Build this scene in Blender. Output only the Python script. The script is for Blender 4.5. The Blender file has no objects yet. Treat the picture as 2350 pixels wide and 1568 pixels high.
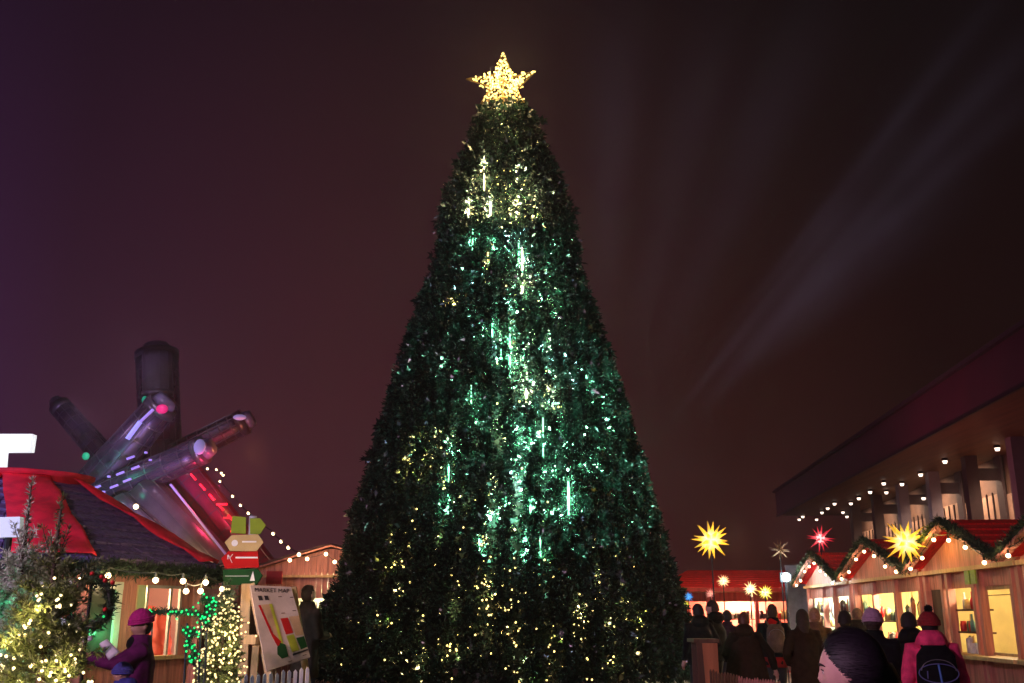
import bpy, math, random
import numpy as np
from mathutils import Vector, Matrix, noise

random.seed(7); rng = np.random.default_rng(7)
S = bpy.context.scene
C = S.collection
R = math.radians
PI = math.pi

# ------------------------------------------------------------------ camera
TILT = R(15.4); FP = 2284.5            # focal length in pixels of a 2350 px wide picture
CAMZ = 1.6; HAZE = .0012
cd = bpy.data.cameras.new('camera'); cam = bpy.data.objects.new('camera', cd); C.objects.link(cam)
cd.sensor_width = 36; cd.lens = 36*FP/2350; cd.clip_start = .05; cd.clip_end = 1000
cam.location = (0, 0, CAMZ); cam.rotation_euler = (R(90)+TILT, 0, 0)
S.camera = cam
CT, ST = math.cos(TILT), math.sin(TILT)
def ray(u, v):
    dx = (u-1175)/FP; dy = (784-v)/FP
    Y = CT-dy*ST; Z = ST+dy*CT
    return dx/Y, Z/Y
def at(u, v, Y):                        # picture point (2350 wide) at distance Y -> world
    a, b = ray(u, v)
    return Vector((a*Y, Y, CAMZ+b*Y))
def pxm(Y, n=1.0):                      # metres covered by n picture pixels at distance Y
    return n*Y/FP

# ------------------------------------------------------------------ view + world
S.view_settings.view_transform = 'Standard'; S.view_settings.look = 'None'
S.view_settings.exposure = 0; S.view_settings.gamma = 1
S.render.engine = 'CYCLES'
cy = S.cycles
cy.use_denoising = True
cy.max_bounces = 6; cy.diffuse_bounces = 3; cy.glossy_bounces = 3; cy.transmission_bounces = 4
cy.transparent_max_bounces = 8; cy.volume_bounces = 0
cy.sample_clamp_indirect = 3; cy.sample_clamp_direct = 0
cy.caustics_reflective = False; cy.caustics_refractive = False

W = bpy.data.worlds.new('World'); S.world = W; W.use_nodes = True
nt = W.node_tree; N = nt.nodes; L = nt.links
bg = N['Background']
tc = N.new('ShaderNodeTexCoord')
sep = N.new('ShaderNodeSeparateXYZ'); L.new(tc.outputs['Generated'], sep.inputs[0])
def nm(tree, op, a, b=None, clamp=False):
    n = tree.nodes.new('ShaderNodeMath'); n.operation = op; n.use_clamp = clamp
    for i, x in enumerate((a, b)):
        if x is None: continue
        if isinstance(x, (int, float)): n.inputs[i].default_value = x
        else: tree.links.new(x, n.inputs[i])
    return n.outputs[0]
def srgb(r, g, b):
    f = lambda c: (c/255/12.92) if c/255 <= .04045 else ((c/255+.055)/1.055)**2.4
    return (f(r), f(g), f(b), 1)
def ramp(tree, fac, stops):
    n = tree.nodes.new('ShaderNodeValToRGB'); cr = n.color_ramp
    while len(cr.elements) < len(stops): cr.elements.new(.5)
    for e, (p, c) in zip(cr.elements, stops): e.position = p; e.color = c
    tree.links.new(fac, n.inputs[0]); return n.outputs[0]
az = nm(nt, 'ARCTAN2', sep.outputs[0], sep.outputs[1])
azn = nm(nt, 'ADD', nm(nt, 'MULTIPLY', az, .85), .5, True)       # -0.59..0.59 rad -> 0..1
el = sep.outputs[2]
low = ramp(nt, azn, [(0, srgb(72, 38, 80)), (.13, srgb(62, 30, 50)), (.34, srgb(72, 34, 42)), (.52, srgb(70, 29, 34)), (.7, srgb(50, 21, 18)), (.84, srgb(33, 14, 11)), (1, srgb(28, 14, 12))])
high = ramp(nt, azn, [(0, srgb(24, 13, 26)), (.3, srgb(27, 15, 21)), (.5, srgb(27, 15, 19)), (.75, srgb(18, 11, 13)), (1, srgb(14, 9, 11))])
t = nm(nt, 'DIVIDE', el, .60, True)
t = nm(nt, 'POWER', t, 1.0)
mx = N.new('ShaderNodeMix'); mx.data_type = 'RGBA'
L.new(t, mx.inputs['Factor']); L.new(low, mx.inputs['A']); L.new(high, mx.inputs['B'])
# far searchlight shafts standing in the low cloud (bands of direction, so they stay at infinity)
def dirv(u, v):
    a, b = ray(u, v); return Vector((a, 1, b)).normalized()
beamsum = None
for (u1, v1, u2, v2, w, amp, m0) in [(1500, 1010, 2330, 60, .05, .16, .4), (1520, 990, 2030, 360, .011, .7, .2), (1600, 950, 1990, 520, .012, .75, .5), (1700, 800, 2330, 130, .009, .5, .5), (1640, 860, 2330, 250, .009, .45, .5), (1620, 820, 2250, 40, .007, .4, .4), (1740, 840, 2160, 420, .020, .55, .5), (1380, 800, 1420, 60, .020, .40, .5), (1430, 900, 1640, 60, .022, .32, .5), (1460, 950, 1860, 60, .026, .34, .4)]:
    d1, d2 = dirv(u1, v1), dirv(u2, v2)
    n_ = d1.cross(d2).normalized(); al = (d2-d1).normalized()
    def dot(vec):
        q = N.new('ShaderNodeVectorMath'); q.operation = 'DOT_PRODUCT'; q.inputs[1].default_value = vec
        L.new(tc.outputs['Generated'], q.inputs[0]); return q.outputs['Value']
    s_ = dot(n_); l_ = dot(al)
    a0, a1 = d1.dot(al), d2.dot(al)
    tt = nm(nt, 'DIVIDE', nm(nt, 'SUBTRACT', l_, a0), a1-a0)
    win = nm(nt, 'MULTIPLY', nm(nt, 'MULTIPLY', tt, 3, True), nm(nt, 'MULTIPLY', nm(nt, 'SUBTRACT', 1.15, tt), 2.5, True))
    wid = nm(nt, 'MULTIPLY', nm(nt, 'ADD', nm(nt, 'MAXIMUM', tt, 0), m0), w)
    g = nm(nt, 'DIVIDE', s_, wid)
    g = nm(nt, 'POWER', 2.718, nm(nt, 'MULTIPLY', nm(nt, 'MULTIPLY', g, g), -1))
    g = nm(nt, 'MULTIPLY', nm(nt, 'MULTIPLY', g, win), amp)
    beamsum = g if beamsum is None else nm(nt, 'ADD', beamsum, g)
nz = N.new('ShaderNodeTexNoise'); nz.inputs['Scale'].default_value = 5; nz.inputs['Detail'].default_value = 4
L.new(tc.outputs['Generated'], nz.inputs['Vector'])
beamsum = nm(nt, 'MULTIPLY', beamsum, nm(nt, 'MULTIPLY', nz.outputs['Fac'], 2.0))
bc = N.new('ShaderNodeMix'); bc.data_type = 'RGBA'; bc.blend_type = 'ADD'
L.new(nm(nt, 'MULTIPLY', beamsum, .75), bc.inputs['Factor'])
# soft unevenness of the low cloud
nz2 = N.new('ShaderNodeTexNoise'); nz2.inputs['Scale'].default_value = 2.2; nz2.inputs['Detail'].default_value = 3
L.new(tc.outputs['Generated'], nz2.inputs['Vector'])
vm = N.new('ShaderNodeVectorMath'); vm.operation = 'SCALE'
L.new(mx.outputs['Result'], vm.inputs[0]); L.new(nm(nt, 'ADD', nm(nt, 'MULTIPLY', nz2.outputs['Fac'], .5), .75), vm.inputs['Scale'])
L.new(vm.outputs[0], bc.inputs['A']); bc.inputs['B'].default_value = (.014, .012, .020, 1)
L.new(bc.outputs['Result'], bg.inputs['Color']); bg.inputs['Strength'].default_value = 1.0

# ------------------------------------------------------------------ lamps of the place
def lamp(name, kind, loc, power, col, radius=.1, aim=None, size=None, blend=.3):
    d = bpy.data.lights.new(name, kind); d.energy = power; d.color = col
    if kind in ('POINT', 'SPOT'): d.shadow_soft_size = radius
    if kind == 'AREA': d.size = radius
    o = bpy.data.objects.new(name, d); C.objects.link(o); o.location = loc
    if aim is not None:
        o.rotation_euler = (Vector(aim)-Vector(loc)).to_track_quat('-Z', 'Y').to_euler()
    if kind == 'SPOT': d.spot_size = size; d.spot_blend = blend
    return o
TY = 24.0                                 # the big tree stands here
TX = at(1160, 1400, TY).x
# unseen lamps added behind the camera: lavender flood, teal projector over the tree
lamp('unseen_flood', 'SPOT', (-9, -4, 6.5), 3800, (1, .52, .82), .25, (1.5, 10, 1.5), R(95), .6)
def gobo(o, scale, lo, hi, mul):
    d = o.data; d.use_nodes = True; t_ = d.node_tree; e = t_.nodes['Emission']
    g_ = t_.nodes.new('ShaderNodeTexCoord'); m_ = t_.nodes.new('ShaderNodeMapping'); m_.inputs['Scale'].default_value = scale
    n_ = t_.nodes.new('ShaderNodeTexNoise'); n_.inputs['Scale'].default_value = 1; n_.inputs['Detail'].default_value = 3
    t_.links.new(g_.outputs['Normal'], m_.inputs[0]); t_.links.new(m_.outputs[0], n_.inputs['Vector'])
    r_ = ramp(t_, n_.outputs['Fac'], [(lo, (0, 0, 0, 1)), (hi, (1, 1, 1, 1))])
    t_.links.new(nm(t_, 'MULTIPLY', r_, mul), e.inputs['Strength'])
gobo(lamp('projector', 'SPOT', (4.5, -13, 8.5), 130000, (.30, 1, .66), .02, at(1345, 1000, TY-3), R(9.5), .45), (150, 60, 60), .52, .62, 2.4)
gobo(lamp('projector', 'SPOT', (1.0, -13, 8.5), 30000, (.30, 1, .62), .02, at(1195, 800, TY-2), R(12.0), .75), (160, 50, 50), .53, .62, 2.4)
gobo(lamp('projector', 'SPOT', (-5, -13, 8.5), 9000, (.34, .95, .70), .02, at(1010, 980, TY-2.5), R(11.0), .9), (95, 34, 34), .49, .62, 1.8)
lamp('fir_fill', 'POINT', (-4.6, 3.6, 3.6), 170, (.95, .9, 1), .4)  # added fill lamp to brighten the left firs
lamp('tree_flood', 'SPOT', (-11, 5, 3.0), 2600, (.42, .55, 1), .3, (-1, 24, 4), R(60), .8)

# ------------------------------------------------------------------ materials
MATS = {}
def mat(name, col, rough=.65, var=.25, scale=6, metal=0, bump=0, stretch=None, spec=.5, sheen=0):
    if name in MATS: return MATS[name]
    m = bpy.data.materials.new(name); m.use_nodes = True; t_ = m.node_tree; b = t_.nodes['Principled BSDF']
    b.inputs['Roughness'].default_value = rough; b.inputs['Metallic'].default_value = metal
    b.inputs['Specular IOR Level'].default_value = spec
    if sheen: b.inputs['Sheen Weight'].default_value = sheen
    tcc = t_.nodes.new('ShaderNodeTexCoord'); mp = t_.nodes.new('ShaderNodeMapping')
    if stretch: mp.inputs['Scale'].default_value = stretch
    t_.links.new(tcc.outputs['Object'], mp.inputs[0])
    n = t_.nodes.new('ShaderNodeTexNoise'); n.inputs['Scale'].default_value = scale; n.inputs['Detail'].default_value = 6
    t_.links.new(mp.outputs[0], n.inputs['Vector'])
    c = Vector(col[:3])
    o_ = ramp(t_, n.outputs['Fac'], [(.3, (*(c*(1-var)), 1)), (.7, (*(c*(1+var)), 1))])
    t_.links.new(o_, b.inputs['Base Color'])
    if bump:
        bp = t_.nodes.new('ShaderNodeBump'); bp.inputs['Strength'].default_value = bump; bp.inputs['Distance'].default_value = .02
        t_.links.new(n.outputs['Fac'], bp.inputs['Height']); t_.links.new(bp.outputs[0], b.inputs['Normal'])
    MATS[name] = m; return m
def emit(name, col, strength, sample=False, base=None):
    if name in MATS: return MATS[name]
    m = bpy.data.materials.new(name); m.use_nodes = True; b = m.node_tree.nodes['Principled BSDF']
    b.inputs['Base Color'].default_value = (*(base or col)[:3], 1)
    b.inputs['Emission Color'].default_value = (*col[:3], 1); b.inputs['Emission Strength'].default_value = strength
    m.cycles.emission_sampling = 'AUTO' if sample else 'NONE'
    MATS[name] = m; return m
WOODV = (1, 1, .12)
wood_red = mat('cedar_boards', (.50, .20, .15), .6, .35, 10, stretch=(2, 2, .15), bump=.3)
wood_dark = mat('dark_wood', (.10, .05, .035), .7, .3, 8, stretch=(2, 2, .15))
wood_pale = mat('pale_pine', (.50, .33, .15), .6, .25, 9, stretch=(2, 2, .15))
wood_ply = mat('plywood', (.48, .36, .28), .7, .15, 5)
red_roof = mat('red_roof_felt', (.72, .010, .014), .6, .3, 7, bump=.5, stretch=(1, 6, 1))
red_cloth = mat('red_cloth', (.85, .012, .04), .75, .25, 5, bump=.4)
slate = mat('slate_shingle', (.16, .105, .26), .55, .5, 14, bump=.8, stretch=(1, 1, 4))
garl = mat('pine_green', (.022, .045, .018), .6, .5, 20)
fir_green = mat('fir_needles', (.15, .19, .08), .55, .45, 9)
fir_frost = mat('fir_needles_frosted', (.45, .50, .42), .6, .35, 9)
pvc_green = mat('tree_needles', (.007, .014, .011), .23, .8, 22, spec=1.0)
def leaflike(m, col, f):                       # a little light passes through the leaves
    t_ = m.node_tree; b = t_.nodes['Principled BSDF']; o_ = t_.nodes['Material Output']
    tr_ = t_.nodes.new('ShaderNodeBsdfTranslucent'); tr_.inputs['Color'].default_value = (*col, 1)
    mx_ = t_.nodes.new('ShaderNodeMixShader'); mx_.inputs[0].default_value = f
    t_.links.new(b.outputs[0], mx_.inputs[1]); t_.links.new(tr_.outputs[0], mx_.inputs[2]); t_.links.new(mx_.outputs[0], o_.inputs['Surface'])
leaflike(pvc_green, (.03, .07, .045), .30)
bark = mat('bark', (.06, .04, .03), .85, .3, 12, bump=.5)
black_metal = mat('black_metal', (.02, .02, .022), .45, .2, 6, metal=.6)
grey_metal = mat('grey_metal', (.25, .25, .26), .4, .2, 6, metal=.6)
wire_mat = mat('cable', (.012, .016, .012), .6)
white_paint = mat('white_paint', (.75, .72, .72), .5, .12, 12)
warm_bulb = emit('warm_bulb', (1, .72, .38), 7)
warm_fairy = emit('warm_fairy_bulb', (1, .80, .42), 2.6)
gold_fairy = emit('gold_fairy_bulb', (1, .72, .24), 3.2)
green_fairy = emit('green_fairy_bulb', (.01, .55, .14), 1.15)
paper = mat('white_paper', (.8, .78, .84), .6, .05)

# ------------------------------------------------------------------ mesh helpers
class MB:
    def __init__(s): s.v = []; s.f = []
    def add(s, vs, fs):
        k = len(s.v); s.v += [tuple(p) for p in vs]; s.f += [tuple(i+k for i in f) for f in fs]; return s
    def box(s, c, d, rz=0, M=None, bev=0):
        x, y, z = d[0]/2, d[1]/2, d[2]/2
        vs = [Vector((a*x, b*y, e*z)) for a in (-1, 1) for b in (-1, 1) for e in (-1, 1)]
        m = Matrix.Rotation(rz, 3, 'Z') if M is None else M
        vs = [m @ p + Vector(c) for p in vs]
        return s.add(vs, [(0, 1, 3, 2), (4, 6, 7, 5), (0, 4, 5, 1), (2, 3, 7, 6), (0, 2, 6, 4), (1, 5, 7, 3)])
    def bar(s, p, q, w, h=None, up=(0, 0, 1)):
        p, q = Vector(p), Vector(q); h = h or w
        d = (q-p).normalized(); u_ = Vector(up)
        if abs(d.dot(u_)) > .98: u_ = Vector((0, 1, 0))
        a = d.cross(u_).normalized()*w/2; b = a.cross(d).normalized()*h/2
        vs = [p-a-b, p+a-b, p+a+b, p-a+b, q-a-b, q+a-b, q+a+b, q-a+b]
        return s.add(vs, [(0, 3, 2, 1), (4, 5, 6, 7), (0, 1, 5, 4), (1, 2, 6, 5), (2, 3, 7, 6), (3, 0, 4, 7)])
    def tube(s, pts, r, n=8, cap=True):
        pts = [Vector(p) for p in pts]; rs = r if hasattr(r, '__len__') else [r]*len(pts)
        k = len(s.v); prev = None
        for i, p in enumerate(pts):
            d = (pts[min(i+1, len(pts)-1)]-pts[max(i-1, 0)]).normalized()
            if prev is None:
                a = d.orthogonal().normalized()
            else:
                a = (prev-d*prev.dot(d)); a = a.normalized() if a.length > 1e-6 else d.orthogonal().normalized()
            prev = a; b = d.cross(a)
            for j in range(n):
                t_ = 2*PI*j/n; s.v.append(tuple(p+(a*math.cos(t_)+b*math.sin(t_))*rs[i]))
        for i in range(len(pts)-1):
            for j in range(n):
                j2 = (j+1) % n; s.f.append((k+i*n+j, k+i*n+j2, k+(i+1)*n+j2, k+(i+1)*n+j))
        if cap:
            s.f.append(tuple(k+j for j in reversed(range(n)))); e = k+(len(pts)-1)*n; s.f.append(tuple(e+j for j in range(n)))
        return s
    def loft(s, rings, n=24, fold=0, seed=0, cap=True):      # rings: (x, y, z, rx, ry)
        k = len(s.v)
        for i, (x, y, z, rx, ry) in enumerate(rings):
            for j in range(n):
                t_ = 2*PI*j/n
                w = 1
                if fold:
                    w += fold*noise.noise(Vector((math.cos(t_)*2.2+seed*7.1, math.sin(t_)*2.2, z*1.6+seed)))*1.6
                s.v.append((x+rx*w*math.cos(t_), y+ry*w*math.sin(t_), z))
        for i in range(len(rings)-1):
            for j in range(n):
                j2 = (j+1) % n; s.f.append((k+i*n+j, k+i*n+j2, k+(i+1)*n+j2, k+(i+1)*n+j))
        if cap:
            s.f.append(tuple(k+j for j in reversed(range(n)))); e = k+(len(rings)-1)*n; s.f.append(tuple(e+j for j in range(n)))
        return s
    def ball(s, c, r, nu=12, nv=8, fn=None):
        k = len(s.v); c = Vector(c); rr = r if hasattr(r, '__len__') else (r, r, r)
        s.v.append(tuple(c+Vector((0, 0, rr[2]*(fn(Vector((0, 0, 1))) if fn else 1)))))
        for i in range(1, nv):
            ph = PI*i/nv
            for j in range(nu):
                t_ = 2*PI*j/nu; d = Vector((math.sin(ph)*math.cos(t_), math.sin(ph)*math.sin(t_), math.cos(ph)))
                q = fn(d) if fn else 1
                s.v.append(tuple(c+Vector((d.x*rr[0], d.y*rr[1], d.z*rr[2]))*q))
        s.v.append(tuple(c-Vector((0, 0, rr[2]*(fn(Vector((0, 0, -1))) if fn else 1)))))
        e = len(s.v)-1
        for j in range(nu):
            j2 = (j+1) % nu
            s.f.append((k, k+1+j, k+1+j2)); s.f.append((e, k+1+(nv-2)*nu+j2, k+1+(nv-2)*nu+j))
            for i in range(nv-2):
                a = k+1+i*nu; s.f.append((a+j, a+nu+j, a+nu+j2, a+j2))
        return s
    def prism(s, poly, d):                                   # poly: planar 3D outline, extruded by vector d
        n = len(poly); d = Vector(d); a = [Vector(p) for p in poly]
        return s.add(a+[p+d for p in a], [tuple(reversed(range(n))), tuple(range(n, 2*n))]+[(i, (i+1) % n, n+(i+1) % n, n+i) for i in range(n)])
def mesh_obj(name, vs, fs, m, smooth=False):
    me = bpy.data.meshes.new(name); me.from_pydata(vs, [], fs); me.update()
    if m: me.materials.append(m)
    if smooth: me.polygons.foreach_set('use_smooth', [True]*len(me.polygons))
    o = bpy.data.objects.new(name, me); C.objects.link(o); return o
ORG = {}
def props(o, label=None, cat=None, group=None, kind=None):
    if label: o['label'] = label
    if cat: o['category'] = cat
    if group: o['group'] = group
    if kind: o['kind'] = kind
    return o
def thing(name, label, cat, loc=(0, 0, 0), group=None, rz=0, local=False, scale=1):
    o = bpy.data.objects.new(name, None); C.objects.link(o); o.location = loc; o.rotation_euler = (0, 0, rz); o.scale = (scale,)*3
    o.empty_display_size = .2
    props(o, label, cat, group)
    ORG[o.name] = Vector((0, 0, 0)) if local else Vector(loc)
    return o
def part(name, mb, m, parent, smooth=False, label=None, kind=None):
    off = ORG[parent.name]
    vs = [(p[0]-off.x, p[1]-off.y, p[2]-off.z) for p in mb.v]
    o = mesh_obj(name, vs, mb.f, m, smooth); o.parent = parent; ORG[o.name] = off
    if label: o['label'] = label
    if kind: o['kind'] = kind
    return o
def single(name, mb, m, label, cat, group=None, smooth=False, kind=None):
    # a thing that is one mesh: origin at the middle of its underside
    A = np.array(mb.v); c = Vector(((A[:, 0].min()+A[:, 0].max())/2, (A[:, 1].min()+A[:, 1].max())/2, A[:, 2].min()))
    o = mesh_obj(name, [(p[0]-c.x, p[1]-c.y, p[2]-c.z) for p in mb.v], mb.f, m, smooth); o.location = c
    props(o, label, cat, group, kind); ORG[o.name] = c; return o
def structure(name, mb, m, smooth=False):
    o = mesh_obj(name, mb.v, mb.f, m, smooth); o['kind'] = 'structure'; return o
def np_mesh(name, V, F, m):                                  # V (n,3), F (k,4) quads
    me = bpy.data.meshes.new(name); n, k = len(V), len(F)
    me.vertices.add(n); me.vertices.foreach_set('co', np.asarray(V, dtype=np.float32).ravel())
    me.loops.add(k*4); me.loops.foreach_set('vertex_index', np.asarray(F, dtype=np.int32).ravel())
    me.polygons.add(k); me.polygons.foreach_set('loop_start', np.arange(0, k*4, 4, dtype=np.int32))
    me.update(calc_edges=True); me.materials.append(m); return me
def np_part(name, V, F, m, parent, kind=None):
    V = V-np.array(ORG[parent.name]); o = bpy.data.objects.new(name, np_mesh(name, V, F, m)); C.objects.link(o)
    o.parent = parent; ORG[o.name] = ORG[parent.name]
    if kind: o['kind'] = kind
    return o
def unit(a): return a/np.maximum(np.linalg.norm(a, axis=1, keepdims=True), 1e-9)
def needles(P, Nn, k, Lr, Wr, spread, lift=0.0):
    """k diamond leaves per point; returns V, F"""
    P = np.repeat(P, k, 0); D = np.repeat(Nn, k, 0)
    D = unit(D+spread*rng.normal(size=P.shape)+np.array([0, 0, lift]))
    Sd = unit(np.cross(D, rng.normal(size=P.shape)))
    n = len(P); Ls = rng.uniform(*Lr, size=(n, 1)); Ws = rng.uniform(*Wr, size=(n, 1))/2
    V = np.stack([P, P+D*Ls*.5+Sd*Ws, P+D*Ls, P+D*Ls*.5-Sd*Ws], 1).reshape(-1, 3)
    return V, np.arange(n*4).reshape(-1, 4)
def merge(parts_):
    Vs, Fs, k = [], [], 0
    for V, F in parts_: Vs.append(V); Fs.append(F+k); k += len(V)
    return np.concatenate(Vs), np.concatenate(Fs)
ICO = None
def bulb_mesh(r, m, squash=1.0):
    import bmesh
    bm = bmesh.new(); bmesh.ops.create_icosphere(bm, subdivisions=1 if r < .022 or r == .026 else 2, radius=r)
    for v in bm.verts: v.co.z *= squash
    me = bpy.data.meshes.new('bulb'); bm.to_mesh(me); bm.free(); me.materials.append(m)
    me.polygons.foreach_set('use_smooth', [True]*len(me.polygons)); return me
def bulbs(root, pts, r, m, cap=100, name='bulb', squash=1.0):
    """every bulb a part, beyond CAP the rest (the ones passed last) as one stuff part"""
    off = ORG[root.name]; me = bulb_mesh(r, m, squash)
    for p in pts[:cap]:
        o = bpy.data.objects.new(name, me); C.objects.link(o); o.parent = root; o.location = Vector(p)-off
    rest = pts[cap:]
    if len(rest):
        A = np.array([v.co[:] for v in me.vertices]); Fq = [tuple(q.vertices) for q in me.polygons]
        vs, fs = [], []
        for p in rest:
            k = len(vs); vs += [tuple(x) for x in (A+np.array(Vector(p)-off))]; fs += [tuple(i+k for i in q) for q in Fq]
        o = mesh_obj(name, vs, fs, m, True); o.parent = root; o['kind'] = 'stuff'
def sag(p, q, d, n=12):
    p, q = Vector(p), Vector(q)
    return [p.lerp(q, i/n)-Vector((0, 0, 4*d*(i/n)*(1-i/n))) for i in range(n+1)]
def garland_geo(pts, r, dens=260, Lr=(.05, .10), Wr=(.008, .014)):
    """needle sprays around a path"""
    pts = [np.array(p) for p in pts]; A = []; Dn = []
    for a, b in zip(pts[:-1], pts[1:]):
        ln = np.linalg.norm(b-a); k = max(2, int(ln*dens)); t_ = rng.random((k, 1))
        A.append(a+(b-a)*t_+rng.normal(size=(k, 3))*r*.35); Dn.append(unit(rng.normal(size=(k, 3))))
    A = np.concatenate(A); Dn = np.concatenate(Dn)
    return needles(A, Dn, 3, Lr, Wr, .6)
def garland(label, pts, r, group=None, dens=260, m=None, cat='garland', big=1.0):
    c = Vector(pts[0]); g = thing('garland', label, cat, c, group)
    mb = MB().tube(pts, r*.45, 6); part('stem', mb, wire_mat, g)
    V, F = garland_geo(pts, r, dens, (.05*big, .11*big), (.010*big, .018*big)); np_part('needles', V, F, m or garl, g); return g
# ================================================================== GROUND
def pavement_mat():
    m = mat('wet_paving', (.045, .040, .042), .42, .45, .6)
    t_ = m.node_tree; b = t_.nodes['Principled BSDF']
    n = t_.nodes.new('ShaderNodeTexNoise'); n.inputs['Scale'].default_value = 1.3; n.inputs['Detail'].default_value = 8
    g = t_.nodes.new('ShaderNodeTexCoord'); t_.links.new(g.outputs['Object'], n.inputs['Vector'])
    rr = ramp(t_, n.outputs['Fac'], [(.35, (.22, .22, .22, 1)), (.65, (.65, .65, .65, 1))]); t_.links.new(rr, b.inputs['Roughness'])
    bp = t_.nodes.new('ShaderNodeBump'); bp.inputs['Strength'].default_value = .3; bp.inputs['Distance'].default_value = .01
    n3 = t_.nodes.new('ShaderNodeTexNoise'); n3.inputs['Scale'].default_value = 60; t_.links.new(g.outputs['Object'], n3.inputs['Vector'])
    t_.links.new(n3.outputs['Fac'], bp.inputs['Height']); t_.links.new(bp.outputs[0], b.inputs['Normal'])
    return m
structure('ground', MB().add([(-145, -45, 0), (145, -45, 0), (145, 175, 0), (-145, 175, 0)], [(0, 1, 2, 3)]), pavement_mat())
# lane right of the tree; stall light put into its pale ground colour
structure('market_lane', MB().add([(2.6, 4, .004), (6.2, 4, .004), (8.4, 31, .004), (3.2, 31, .004)], [(0, 1, 2, 3)]), mat('lit_paving', (.30, .28, .27), .6, .25, 3, bump=.2))

# ================================================================== MARKET HALL ON THE RIGHT
HA = R(4.37)
def Hp(s, o, z): return Vector((23.8+s*math.sin(HA)+o*math.cos(HA), 45+s*math.cos(HA)-o*math.sin(HA), z))
def hbox(mb, s0, s1, o0, o1, z0, z1):
    vs = [Hp(s, o, z) for s in (s0, s1) for o in (o0, o1) for z in (z0, z1)]
    return mb.add(vs, [(0, 1, 3, 2), (4, 6, 7, 5), (0, 4, 5, 1), (2, 3, 7, 6), (0, 2, 6, 4), (1, 5, 7, 3)])
def build_hall():
    h = thing('market_hall', 'long dark hall with a deep flat roof, lit columns and glazed wall behind the stalls', 'building', Hp(0, 3, 0))
    fas = mat('fascia_metal', (.06, .013, .024), .5, .2, .4)
    part('fascia', hbox(MB(), -34, 64, 0, .35, 12.0, 14.5), fas, h)
    r = MB(); hbox(r, -34.4, 64.4, -.25, 12, 14.503, 14.75); part('roof', r, mat('roof_edge', (.03, .02, .025), .7), h)
    r = MB(); hbox(r, -34, 64, -.12, .0, 11.85, 12.05); part('gutter', r, black_metal, h)
    part('soffit', hbox(MB(), -34, 64, .36, 12, 12.02, 12.3), mat('soffit_timber', (.16, .075, .03), .6, .3, 2, stretch=(1, .1, 1)), h)
    panel = mat('wall_panel', (.40, .25, .17), .6, .25, 2.2, stretch=(1, 1, .5))
    dk = mat('hall_frame', (.055, .035, .035), .55, .2, 3)
    part('wall', hbox(MB(), -34, 64, 7.6, 8, 0, 12.0), mat('hall_wall', (.13, .075, .05), .7, .25, 1), h)
    bay = 7.6
    colm = mat('lit_column_paint', (.20, .165, .175), .5, .12, 1.5)
    for i in range(-5, 8):
        s = i*bay
        c = MB(); hbox(c, s-.4, s+.4, 5.1, 5.9, 0, 12.015); part('column', c, dk if i in (3, 6, 7) else colm, h)  # columns out of the light get the darker colour
        b = MB(); hbox(b, s-.16, s+.16, 5.9, 7.55, 10.4, 11.2); part('beam', b, dk, h)
        w = part('window', hbox(MB(), s+.55, s+bay-.55, 7.45, 7.6, .9, 9.6+.25*math.sin(i*2.1)), panel, h)
        mu = MB()
        for k in range(0, 7):
            q = s+.55+k*(bay-1.1)/6; hbox(mu, q-.045, q+.045, 7.36, 7.447, .9, 9.75)
        for z in (3.2, 6.9): hbox(mu, s+.55, s+bay-.55, 7.33, 7.45, z, z+.22)
        hbox(mu, s-.55, s+.55, 7.3, 7.45, 0, 12)
        part('mullion', mu, dk, w)
    # downlights in the soffit, placed where the photo shows them
    pts = []
    for (x, y) in [(178, 1370), (203, 1350), (298, 1370), (335, 1322), (375, 1292), (422, 1260), (480, 1320), (535, 1258), (590, 1222), (668, 1178), (762, 1117), (780, 1180), (711, 1258), (888, 1122), (1017, 1055), (1185, 963), (1547, 873), (1635, 903), (1037, 1220), (508, 1350), (733, 1292), (1675, 1090), (1693, 1055)]:
        u = (2900+x/1.845)*.612; v = (1200+y/1.845)*.612
        a, b = ray(u, v); Y = (11.97-CAMZ)/b; P = Vector((a*Y, Y, 11.97))
        rel = P-Hp(0, 0, 0); off = rel.x*math.cos(HA)-rel.y*math.sin(HA); s = rel.x*math.sin(HA)+rel.y*math.cos(HA)
        if off > 7.2:                                     # reflections on the wall, put in as glowing fittings
            # the point where the sight line meets the wall's plane
            n_ = Vector((math.cos(HA), -math.sin(HA))); o0 = Vector((23.8, 45))+n_*7.1
            Yw = (o0.dot(n_))/(a*n_.x+1*n_.y); P = Vector((a*Yw, Yw, CAMZ+b*Yw))
        pts.append((P, off > 7.2))
    for P, low_ in pts:
        can = MB().tube([P+Vector((0, 0, .05)), P+Vector((0, 0, -.12))], [.19, .21], 12)
        c = part('ceiling_light', can, black_metal, h)
        part('lens', MB().tube([P+Vector((0, 0, -.122)), P+Vector((0, 0, -.30))], [.17, .12], 12), emit('hall_downlight', (1, .78, .62), 3.0), c)
    for s, o, pw in [(19, 0, 1300), (26.6, 0, 1400), (34.2, 0, 1100), (41.8, 0, 900), (49.4, 0, 800), (56, 0, 600)]:
        lamp('hall_lamp', 'SPOT', Hp(s, 5.0, 11.6), pw*1.9, (1, .66, .46), .3, Hp(s, 7.6, 7.4), R(140), 1.0)
    for s in (30.4, 38.0):
        lamp('column_lamp', 'SPOT', Hp(s-1.8, 3.2, 4.5), 700, (.9, .85, .92), .15, Hp(s, 5.2, 7.8), R(44), .9)
    lamp('soffit_glow', 'AREA', Hp(12, -10, 6), 700, (1, .25, .35), 6, Hp(12, 0, 13))
build_hall()

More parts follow.
